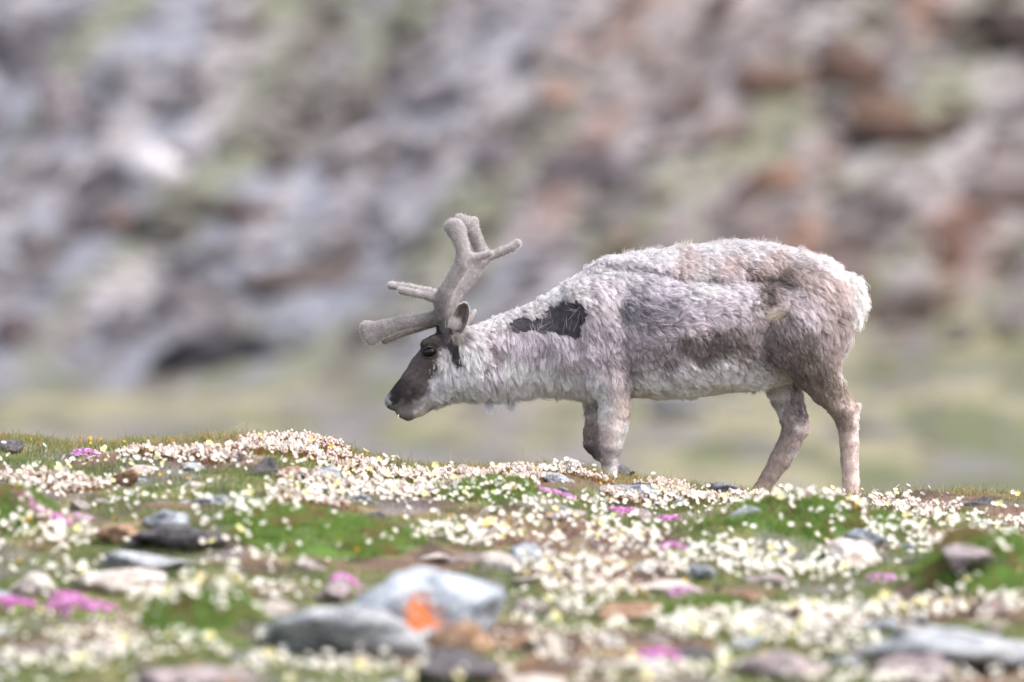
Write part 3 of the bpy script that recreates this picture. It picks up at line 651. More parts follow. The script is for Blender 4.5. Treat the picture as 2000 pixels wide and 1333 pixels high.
# pink cushions
PX_, PY_, PZ_, ok = hit(np.array([p[0] for p in pinks]), np.array([p[1] + p[3] * .6 for p in pinks]))
pv = flower_mesh('yellow'); pk_c = pv[2].copy(); pk_c[6:] = lin((218, 152, 208)); pk_c[-7:] = lin((190, 90, 150)); PK = (pv[0] * np.array([1.25, 1.25, .25]), pv[1], pk_c)
for i, (a, b, hw, hh, lb) in enumerate(pinks):
    s_ = K * PY_[i]; rx = hw * s_ * 1.12; ry = max(.07, rx * .8); h = hh * s_ * 1.25
    root = empty('pink_cushion', (PX_[i], PY_[i] + .0, PZ_[i])); tag(root, lb, 'pink flowers', 'pink flower cushions in the turf')
    t = np.linspace(0, 2 * np.pi, 33)[:-1]; q = np.linspace(0, 1, 8); Q, T = np.meshgrid(q, t, indexing='ij')
    gx = Q * rx * np.cos(T); gy = Q * ry * np.sin(T); wx = gx + PX_[i]; wy = gy + PY_[i]
    gz = ground_z(wx, wy) - PZ_[i] + h * np.sqrt(np.clip(1 - Q ** 2, 0, 1)) - .004
    idm = np.arange(Q.size).reshape(Q.shape); Fm = np.stack([idm[:-1, :], np.roll(idm, -1, 1)[:-1, :], np.roll(idm, -1, 1)[1:, :], idm[1:, :]], -1).reshape(-1, 4)
    obj('cushion', mesh_np('cushion', np.stack([gx, gy, gz], -1).reshape(-1, 3), Fm, M_GROUND, np.tile(lin((96, 112, 56)), (Q.size, 1))), root)
    nb = int(min(420, 60 + 9000 * rx * ry * 3.14)); t = rng.uniform(0, 6.28, nb); q = np.sqrt(rng.uniform(0, 1, nb)) * 1.02
    hx = rx * q * np.cos(t); hy = ry * q * np.sin(t); hz = ground_z(hx + PX_[i], hy + PY_[i]) - PZ_[i] + h * np.sqrt(np.clip(1 - q ** 2, 0, 1)) - .003
    tint = np.array([1, .75, 1.0]) if 'magenta' in lb else (np.array([1.0, 1.25, 1.05]) if 'lilac' in lb or 'pale' in lb else np.ones(3))
    me = merge('blossoms', PK, np.stack([hx, hy, hz], -1), rotmat(rng.normal(.3, .35, nb), rng.normal(0, .35, nb), rng.uniform(0, 6, nb)), rng.uniform(.8, 1.2, nb), M_PETAL, tint=tint * rng.uniform(.85, 1.15, (nb, 1)))
    tag(obj('blossoms', me, root), kind='stuff')

# ------------------------------------------------------------------ background boulders on meadow and scree
def bg_hit(px, py):
    ys = np.concatenate([np.arange(30, 112, 1.), np.arange(112, 170, .4), np.arange(170, 400, 4)])
    X = (px[:, None] - 1000) * K * ys[None]; Zr = (700 - py[:, None]) * K * ys[None]
    g = ground_z(X, np.broadcast_to(ys, X.shape)); below = g > Zr; i = below.argmax(1); Y = ys[i]
    return (px - 1000) * K * Y, Y, below.any(1)
big = [(290, 335, 68, 52, (235, 232, 236), 'large white boulder high on the left of the scree'), (700, 295, 58, 36, (222, 216, 220), 'pale grey boulder on the scree up left of the antlers'),
       (400, 690, 88, 50, (58, 57, 64), 'dark angular boulder at the foot of the scree on the left'), (545, 670, 70, 32, (120, 122, 126), 'grey boulder right of the dark angular one'),
       (500, 415, 62, 26, (122, 96, 90), 'reddish boulder in the middle of the left scree'), (1520, 345, 46, 32, (190, 150, 130), 'pinkish tan boulder on the scree above the rump'),
       (1730, 230, 70, 50, (150, 122, 104), 'orange-brown boulder on the upper right scree'), (1790, 260, 90, 30, (80, 56, 50), 'dark brown block under the orange boulder'),
       (1500, 160, 80, 40, (150, 124, 110), 'rusty tan outcrop on the upper right'), (1640, 140, 70, 50, (134, 110, 98), 'rusty outcrop in the upper right corner area'), (1960, 60, 80, 60, (74, 60, 60), 'dark outcrop in the top right corner'),
       (1090, 190, 50, 34, (180, 150, 140), 'pinkish boulder above the withers far up the scree'), (1340, 800, 60, 22, (176, 178, 188), 'pale boulder on the meadow seen under the belly'), (1180, 330, 90, 30, (120, 112, 122), 'mauve slab on the scree above the shoulder'),
       (110, 210, 44, 70, (176, 166, 172), 'tall pale mauve outcrop in the upper left'), (40, 100, 60, 60, (110, 106, 114), 'dark grey outcrop in the top left corner'), (60, 480, 60, 30, (140, 134, 138), 'grey boulder at the left edge of the scree'), (230, 440, 46, 26, (160, 118, 100), 'tan-red boulder on the lower left scree'),
       (1700, 840, 60, 16, (120, 124, 132), 'low grey rock on the meadow behind the hind leg'), (30, 650, 50, 40, (110, 96, 100), 'brown-grey boulder at the far left foot of the scree'), (1050, 660, 40, 16, (120, 124, 120), 'low rock behind the neck at the foot of the scree'), (600, 540, 110, 32, (120, 108, 104), 'brownish ledge on the lower scree left of the antlers'), (980, 300, 60, 24, (150, 140, 150), 'lilac grey slab above the tall antler tine')]
bgm = [rock_mesh('scree_rock', 400 + i, 3, planes=11, flat=.8, rough=.07, mat=R_SCREE) for i in range(8)]
for i, (px, py, hw, hh, c, lb) in enumerate(big):
    X, Y, ok = bg_hit(np.array([px + .0]), np.array([py + hh * .8])); X, Y = float(X[0]), float(Y[0]); s_ = K * Y
    o = obj('boulder', bgm[i % 8], loc=(X, Y + hw * s_ * .3, (700 - py) * s_ - hh * s_ * .15)); o.scale = (hw * s_, hw * s_ * .9, hh * s_ * 1.25); o.rotation_euler = (rng.uniform(-.15, .15), rng.uniform(-.25, .1), rng.uniform(0, .6))
    o.color = (*(lin(c) * (1.25 if c[0] > 200 else .95)), 1); tag(o, lb, 'boulder', 'boulders on the scree and meadow')
# scree: individual boulders and a joined mass of smaller ones
def scree_col(X, Y, r_):
    c = ground_color(X, Y)
    u = r_.uniform(size=(len(X), 1))
    pal = np.where(u < .2, lin((215, 208, 210)), np.where(u < .36, lin((86, 74, 74)), np.where(u < .5, lin((128, 124, 136)), lin((158, 146, 146)))))
    right = (X > 1.5)[:, None]
    pal = np.where(right & (u > .5), lin((146, 114, 98)), pal)
    return .66 * c + .34 * pal * .82
spx = rng.uniform(-40, 2040, 330); spy = rng.uniform(-20, 690, 330)
X, Y, ok = bg_hit(spx, spy); Z = ground_z(X, Y); C = scree_col(X, Y, rng)
for i in range(270):
    if not ok[i]: continue
    s_ = rng.uniform(.12, .34) * rng.choice([1, 1, 1.5]); k = rng.integers(0, 8)
    o = obj('scree_boulder', bgm[k], loc=(X[i], Y[i], Z[i] + s_ * .15)); o.scale = (s_ * rng.uniform(.9, 1.9), s_, s_ * rng.uniform(.6, 1)); o.rotation_euler = (rng.uniform(-.3, .3), rng.uniform(-1.0, -.1), rng.uniform(-.5, .5))
    o.color = (*(C[i] * 1.3), 1)
    L_ = float(C[i].mean()); tone = 'pale' if L_ > .38 else ('dark' if L_ < .17 else ('rusty brown' if C[i][0] > C[i][2] * 1.6 else 'grey'))
    cx = int(np.clip(spx[i] // 250, 0, 7)); cy = int(np.clip(spy[i] // 140, 0, 4))
    zx = ['along the left edge', 'around the large white boulder column', 'above the shed of the muzzle', 'above the antlers', 'above the neck', 'above the back', 'above the rump', 'along the right edge'][cx].replace('shed of the ', '').replace(' column', '')
    zy = ['topmost', 'upper', 'middle', 'lower', 'lowest'][cy]
    tag(o, f'{tone} {"long" if o.scale[0] > 1.5 * o.scale[1] else "blocky"} boulder in the {zy} scree {zx}', 'boulder', f'{tone} boulders in the {zy} scree {zx}')
lowv = []
for k in range(5):
    me = rock_mesh('tmp', 500 + k, 2, planes=9, flat=.8, rough=.06); vv = np.array([v.co[:] for v in me.vertices]); ff = np.array([p.vertices[:] for p in me.polygons]); lowv.append((vv, ff)); bpy.data.meshes.remove(me)
n = 1500; spx = rng.uniform(-250, 2250, n); spy = np.concatenate([rng.uniform(-150, 700, 1250), rng.uniform(700, 900, 250)])
X, Y, ok = bg_hit(spx, spy); Z = ground_z(X, Y); C = scree_col(X, Y, rng)
VV = []; FF = []; CC = []; off = 0
for k in range(5):
    q = np.where((np.arange(n) % 5 == k) & ok)[0]; s_ = rng.uniform(.06, .2, len(q)); s_ = np.where(Y[q] < 108, s_ * .5, s_)
    R = rotmat(rng.uniform(-.3, .3, len(q)), rng.uniform(-.3, .3, len(q)), rng.uniform(0, 6, len(q)))
    v = np.einsum('nij,mj->nmi', R, lowv[k][0]) * (s_[:, None] * np.array([[1.5, 1, .8]]))[:, None, :] + np.stack([X[q], Y[q], Z[q]], -1)[:, None]
    m = len(lowv[k][0]); VV.append(v.reshape(-1, 3)); FF.append((lowv[k][1][None] + (np.arange(len(q)) * m)[:, None, None] + off).reshape(-1, 3)); off += len(q) * m
    CC.append(np.repeat(C[q] * .9, m, 0))
tag(obj('scree', mesh_np('scree', np.concatenate(VV), np.concatenate(FF), M_GROUND, np.concatenate(CC))), 'loose scree stones strewn over the far slope and meadow', 'scree', kind='stuff')

# ------------------------------------------------------------------ reindeer
DY = 24.0; S = K * DY            # metres per photo pixel where the animal stands
def W(px, py, y=0.0): return np.array([(px - 1000) * S, DY + y, (700 - py) * S])
def cone_chain(chain, ysc=1.0):
    """chain of (px,py,r_px,y[,yscale]) -> list of segments (a,b,ra,rb,ysc)"""
    out = []
    for a, b in zip(chain[:-1], chain[1:]):
        ya = a[4] if len(a) > 4 else ysc; yb = b[4] if len(b) > 4 else ysc
        out.append((W(a[0], a[1], a[3]), W(b[0], b[1], b[3]), a[2] * S, b[2] * S, (ya, yb)))
    return out
def sdf_seg(G, seg):
    a, b, ra, rb, ys = seg
    ym = (ys[0] + ys[1]) / 2; sc3 = np.array([1, 1 / ym, 1])
    ba = (b - a) * sc3; L2 = max(ba @ ba, 1e-9)
    dx = G[0] - a[0]; dy = (G[1] - a[1]) / ym; dz = G[2] - a[2]
    t = np.clip((dx * ba[0] + dy * ba[1] + dz * ba[2]) / L2, 0, 1)
    yt = ys[0] + (ys[1] - ys[0]) * t
    d = np.sqrt((dx - ba[0] * t) ** 2 + ((dy * ym - (b - a)[1] * t) / yt) ** 2 + (dz - ba[2] * t) ** 2)
    return d - (ra + (rb - ra) * t)
class Grid:
    def __init__(self, lo, hi, h):
        self.lo = np.array(lo, float); self.h = h
        self.n = np.ceil((np.array(hi) - self.lo) / h).astype(int) + 1
        self.ax = [self.lo[i] + np.arange(self.n[i]) * h for i in range(3)]
        self.f = np.full(self.n, 0.2, np.float32)
    def sl(self, lo, hi):
        i0 = np.clip(np.floor((np.array(lo) - self.lo) / self.h).astype(int), 0, self.n - 1)
        i1 = np.clip(np.ceil((np.array(hi) - self.lo) / self.h).astype(int) + 1, 1, self.n)
        s = tuple(slice(a, b) for a, b in zip(i0, i1))
        G = [self.ax[0][s[0]][:, None, None], self.ax[1][s[1]][None, :, None], self.ax[2][s[2]][None, None, :]]
        return s, G
    def union(self, s, d, k):
        f = self.f[s]
        if k <= 0: self.f[s] = np.minimum(f, d); return
        h = np.clip(k - np.abs(f - d), 0, None) / k
        self.f[s] = np.minimum(f, d) - h * h * k * 0.25
    def add(self, segs, k=.02):
        m = max(max(q[2], q[3]) for q in segs) + k * 2 + .02
        s, G = self.sl(np.min([q[:2] for q in segs], (0, 1)) - m, np.max([q[:2] for q in segs], (0, 1)) + m)
        d = sdf_seg(G, segs[0]); k0 = self.h * 1.2
        for q in segs[1:]:
            e = sdf_seg(G, q); hq = np.clip(k0 - np.abs(d - e), 0, None) / k0; d = np.minimum(d, e) - hq * hq * k0 * .25
        self.union(s, d.astype(np.float32), k)
    def cut(self, segs, k=.01):
        for seg in segs:
            m = max(seg[2], seg[3]) + k * 2 + .01
            s, G = self.sl(np.minimum(seg[0], seg[1]) - m, np.maximum(seg[0], seg[1]) + m)
            d = -sdf_seg(G, seg); f = self.f[s]; h = np.clip(k - np.abs(f - d), 0, None) / k
            self.f[s] = np.maximum(f, d) + h * h * k * 0.25
    def mesh(self):
        f = self.f; ins = f < 0
        c = [ins[:-1, :-1, :-1], ins[1:, :-1, :-1], ins[:-1, 1:, :-1], ins[1:, 1:, :-1], ins[:-1, :-1, 1:], ins[1:, :-1, 1:], ins[:-1, 1:, 1:], ins[1:, 1:, 1:]]
        cnt = sum(x.astype(np.int8) for x in c)
        act = (cnt > 0) & (cnt < 8); I = np.argwhere(act); vid = np.full(act.shape, -1, np.int64); vid[act] = np.arange(len(I))
        acc = np.zeros((len(I), 3)); num = np.zeros(len(I))
        offs = np.array([[0, 0, 0], [1, 0, 0], [0, 1, 0], [1, 1, 0], [0, 0, 1], [1, 0, 1], [0, 1, 1], [1, 1, 1]])
        for (p, q) in ((0, 1), (2, 3), (4, 5), (6, 7), (0, 2), (1, 3), (4, 6), (5, 7), (0, 4), (1, 5), (2, 6), (3, 7)):
            a = I + offs[p]; b = I + offs[q]; fa = f[a[:, 0], a[:, 1], a[:, 2]]; fb = f[b[:, 0], b[:, 1], b[:, 2]]
            m = (fa < 0) != (fb < 0); t = np.where(m, fa / np.where(m, fa - fb, 1), 0)
            acc += np.where(m[:, None], offs[p] + (offs[q] - offs[p]) * t[:, None], 0); num += m
        V = self.lo + (I + acc / num[:, None]) * self.h
        quads = []
        for ax in range(3):
            sl0 = [slice(None)] * 3; sl1 = [slice(None)] * 3; sl0[ax] = slice(None, -1); sl1[ax] = slice(1, None)
            a = ins[tuple(sl0)]; b = ins[tuple(sl1)]; E = np.argwhere(a != b)
            o1, o2 = [(1, 2), (2, 0), (0, 1)][ax]
            E = E[(E[:, o1] > 0) & (E[:, o2] > 0)]
            E = E[(E[:, o1] < self.n[o1] - 1) & (E[:, o2] < self.n[o2] - 1)]
            def g(d1, d2):
                e = E.copy(); e[:, o1] -= d1; e[:, o2] -= d2; return vid[e[:, 0], e[:, 1], e[:, 2]]
            q = np.stack([g(1, 1), g(0, 1), g(0, 0), g(1, 0)], 1)
            flip = ~a[E[:, 0], E[:, 1], E[:, 2]]
            q[flip] = q[flip][:, ::-1]; quads.append(q)
        return V, np.concatenate(quads)
def smooth_mesh(V, F, it=2, lam=.5):
    E = np.concatenate([F[:, [0, 1]], F[:, [1, 2]], F[:, [2, 3]], F[:, [3, 0]]])
    for _ in range(it):
        s = np.zeros_like(V); c = np.zeros(len(V))
        for a, b in ((0, 1), (1, 0)):
            for j in range(3): s[:, j] += np.bincount(E[:, a], V[E[:, b], j], len(V))
            c += np.bincount(E[:, a], minlength=len(V))
        V = V + lam * (s / np.maximum(c, 1)[:, None] - V)
    return V
def vnormals(V, F):
    n = np.cross(V[F[:, 2]] - V[F[:, 0]], V[F[:, 3]] - V[F[:, 1]])
    N_ = np.zeros_like(V)
    for k in range(4):
        for j in range(3): N_[:, j] += np.bincount(F[:, k], n[:, j], len(V))
    return N_ / np.maximum(np.linalg.norm(N_, axis=1), 1e-12)[:, None]

# torso and neck: outline of the fur along the length, half width in metres
ST = np.array([[895, 652, 778, .070], [925, 634, 786, .082], [960, 617, 784, .09], [1000, 604, 778, .095], [1050, 586, 773, .10], [1100, 556, 777, .115], [1130, 533, 783, .13], [1160, 511, 789, .15],
               [1200, 498, 788, .17], [1250, 491, 782, .185], [1300, 484, 784, .20], [1350, 479, 782, .205], [1400, 474, 778, .20], [1450, 471, 770, .188], [1500, 475, 760, .172], [1550, 484, 748, .16],
               [1600, 500, 738, .155], [1630, 514, 715, .135], [1650, 535, 690, .105], [1664, 568, 650, .06], [1670, 600, 620, .02]])
B = Grid(W(735, 1000, -.25), W(1715, 455, .25), .0056)
s, G = B.sl(W(880, 860, -.25), W(1680, 455, .25))
pxg = G[0].ravel() / S + 1000
top = np.interp(pxg, ST[:, 0], ST[:, 1]) + 6; bot = np.interp(pxg, ST[:, 0], ST[:, 2]) - 8; hw = np.interp(pxg, ST[:, 0], ST[:, 3])
kk = np.exp(-np.linspace(-2, 2, 15) ** 2); kk /= kk.sum()
sm = lambda a: np.convolve(np.pad(a, 7, mode='edge'), kk, 'valid')
top, bot, hw = sm(top), sm(bot), sm(hw)
zc = (700 - (top + bot) / 2) * S; hh_ = np.maximum((bot - top) / 2 * S, .01)
zz = (G[2] - zc[:, None, None]) / hh_[:, None, None]; yy = (G[1] - DY) / hw[:, None, None]
yy = yy * (1 + .22 * np.clip(zz, 0, 1) ** 1.5)          # the spine is narrower than the barrel
q = (np.abs(zz) ** 2.2 + np.abs(yy) ** 2.2) ** (1 / 2.2)
d = (q - 1) * np.minimum(hh_, hw * 1.1)[:, None, None]
xe = np.maximum(G[0] - W(1664, 0)[0], W(897, 0)[0] - G[0]); d = np.maximum(d, xe)
B.union(s, d.astype(np.float32), .01)
head = cone_chain([(769, 784, 18, 0, .95), (790, 766, 23, 0, .92), (812, 745, 28, 0, .9), (832, 722, 33, 0, .88), (860, 690, 35, 0, 1.0), (886, 670, 36, 0, 1.05), (925, 690, 46, 0, 1.0)])
jaw = cone_chain([(784, 807, 10, 0, .9), (797, 808, 14, 0, .9), (818, 795, 18, 0, .95), (848, 770, 25, 0, 1.1), (884, 738, 40, 0, .95), (930, 720, 52, 0, .95)])
B.add(head, .018); B.add(jaw, .02)
for sg in (-1, 1):
    B.add(cone_chain([(834, 675, 13, sg * .052), (850, 668, 14, sg * .056)]), .02)      # brow ridge
    B.add(cone_chain([(830, 700, 7, sg * .050), (865, 715, 9, sg * .052)]), .02)       # cheek bone
    B.cut(cone_chain([(838, 688, 8.5, sg * .073), (840, 688, 8.5, sg * .073)]), .008)    # eye socket
    B.cut(cone_chain([(768, 785, 3.0, sg * .032), (763, 795, 2.2, sg * .030)]), .006)      # nostril
    B.add(cone_chain([(868, 648, 13, sg * .035), (864, 636, 13, sg * .04)]), .02)      # antler pedicle
    B.cut(cone_chain([(774, 811, 1.4, sg * .034), (796, 800, 1.4, sg * .036)]), .006)       # lip line
near_front = cone_chain([(1172, 600, 50, -.085, .8), (1190, 690, 50, -.10, .8), (1194, 740, 41, -.105, .9), (1199, 785, 29.5, -.10), (1197, 835, 26.5, -.095), (1192, 872, 21, -.09), (1190, 898, 17, -.09), (1190, 925, 13.5, -.09), (1189, 948, 13, -.09), (1185, 962, 14, -.09)])
far_front = cone_chain([(1172, 600, 50, .085, .8), (1190, 700, 48, .10, .8), (1186, 750, 36, .10), (1170, 800, 26, .10), (1160, 845, 19.5, .10), (1158, 868, 17, .10), (1172, 888, 13, .10), (1196, 906, 9.5, .10), (1218, 921, 9, .10), (1228, 928, 9, .10)])
near_hind = cone_chain([(1590, 575, 60, -.075, .8), (1560, 660, 66, -.105, .75), (1587, 718, 44, -.115, .85), (1616, 764, 31, -.11, .9), (1645, 802, 22.5, -.105), (1653, 830, 19, -.10), (1656, 865, 17.5, -.10), (1657, 905, 16.5, -.10), (1659, 940, 15.5, -.10), (1659, 962, 15, -.10)])
far_hind = cone_chain([(1580, 575, 60, .075, .8), (1545, 660, 60, .10, .75), (1530, 730, 42, .11, .85), (1538, 775, 29, .11), (1553, 815, 26, .11), (1556, 840, 23.5, .11), (1543, 870, 22, .11), (1526, 900, 20, .11), (1507, 930, 16, .11), (1488, 957, 13.5, .11), (1479, 970, 13, .11)])
thigh = cone_chain([(1606, 630, 44, -.06, .9), (1598, 690, 34, -.08, .9), (1605, 735, 28, -.09)])
thigh2 = cone_chain([(1606, 630, 44, .06, .9), (1585, 690, 30, .08, .9)])
for c_ in (near_front, far_front, near_hind, far_hind, thigh, thigh2): B.add(c_, .028)
B.add(cone_chain([(1673, 792, 6, -.105), (1668, 812, 8, -.10)]), .01); B.add(cone_chain([(1578, 832, 6, .11), (1577, 846, 6, .11)]), .01)  # points of the hocks
B.add(cone_chain([(1150, 590, 42, -.08, .7), (1120, 680, 46, -.075, .7)]), .03)     # shoulder blade
B.cut(cone_chain([(1232, 745, 10, -.19), (1248, 700, 7, -.2)]), .03)                # armpit fold
Vb, Fb = B.mesh(); Vb = smooth_mesh(Vb, Fb, 2)
# folds of the moulting coat
Nb = vnormals(Vb, Fb)
bpx = Vb[:, 0] / S + 1000; bpy_ = 700 - Vb[:, 2] / S
lump = fbm(bpx / 38, bpy_ / 26, Vb[:, 1] / .1, oct=3, seed=140)
torso_w = sstep(bpx, 900, 960) * (1 - sstep(bpy_, 800, 860))
disp = lump * .009 * torso_w
def line_dist(px, py, pts):
    d = np.full(len(px), 1e9); side = np.zeros(len(px))
    for (a, b) in zip(pts[:-1], pts[1:]):
        ax, ay = a; bx_, by_ = b; ux, uy = bx_ - ax, by_ - ay; L2 = ux * ux + uy * uy
        t = np.clip(((px - ax) * ux + (py - ay) * uy) / L2, 0, 1); ex, ey = px - ax - ux * t, py - ay - uy * t; dd = np.hypot(ex, ey)
        sd_ = np.sign(ux * ey - uy * ex); m = dd < d; d = np.where(m, dd, d); side = np.where(m, sd_, side)
    return d, side
def ridge(pts, w_, up, down):
    d_, s_ = line_dist(bpx, bpy_, pts); side_n = (Vb[:, 1] < DY).astype(float)
    return side_n * (np.where(s_ < 0, up, -down) * np.exp(-(d_ / w_) ** 2))
disp += ridge([(1190, 520), (1260, 525), (1340, 545), (1420, 548), (1500, 540), (1545, 555)], 14, .009, .011)     # edge of the old winter coat on the back
disp += ridge([(1490, 640), (1500, 620), (1530, 606), (1560, 618)], 10, .010, .010)   # flap over the thigh
disp += ridge([(1245, 720), (1330, 700), (1400, 690), (1460, 705), (1520, 725)], 14, .003, .004)
disp += ridge([(1236, 770), (1228, 720), (1222, 660), (1210, 610)], 13, -.010, .010) + ridge([(1530, 745), (1498, 700), (1486, 650), (1500, 600)], 13, -.009, .009)
disp += ridge([(1100, 560), (1130, 600), (1140, 650), (1150, 700)], 16, .007, .004) + ridge([(1545, 530), (1500, 560), (1470, 590)], 14, .006, .006)
near_ = (Vb[:, 1] < DY)
disp -= near_ * .014 * np.exp(-((bpx - 1475) / 42) ** 2 - ((bpy_ - 610) / 36) ** 2); disp += near_ * .010 * np.exp(-((bpx - 1548) / 26) ** 2 - ((bpy_ - 536) / 20) ** 2)
Vb = Vb + Nb * disp[:, None]
Nb = vnormals(Vb, Fb)

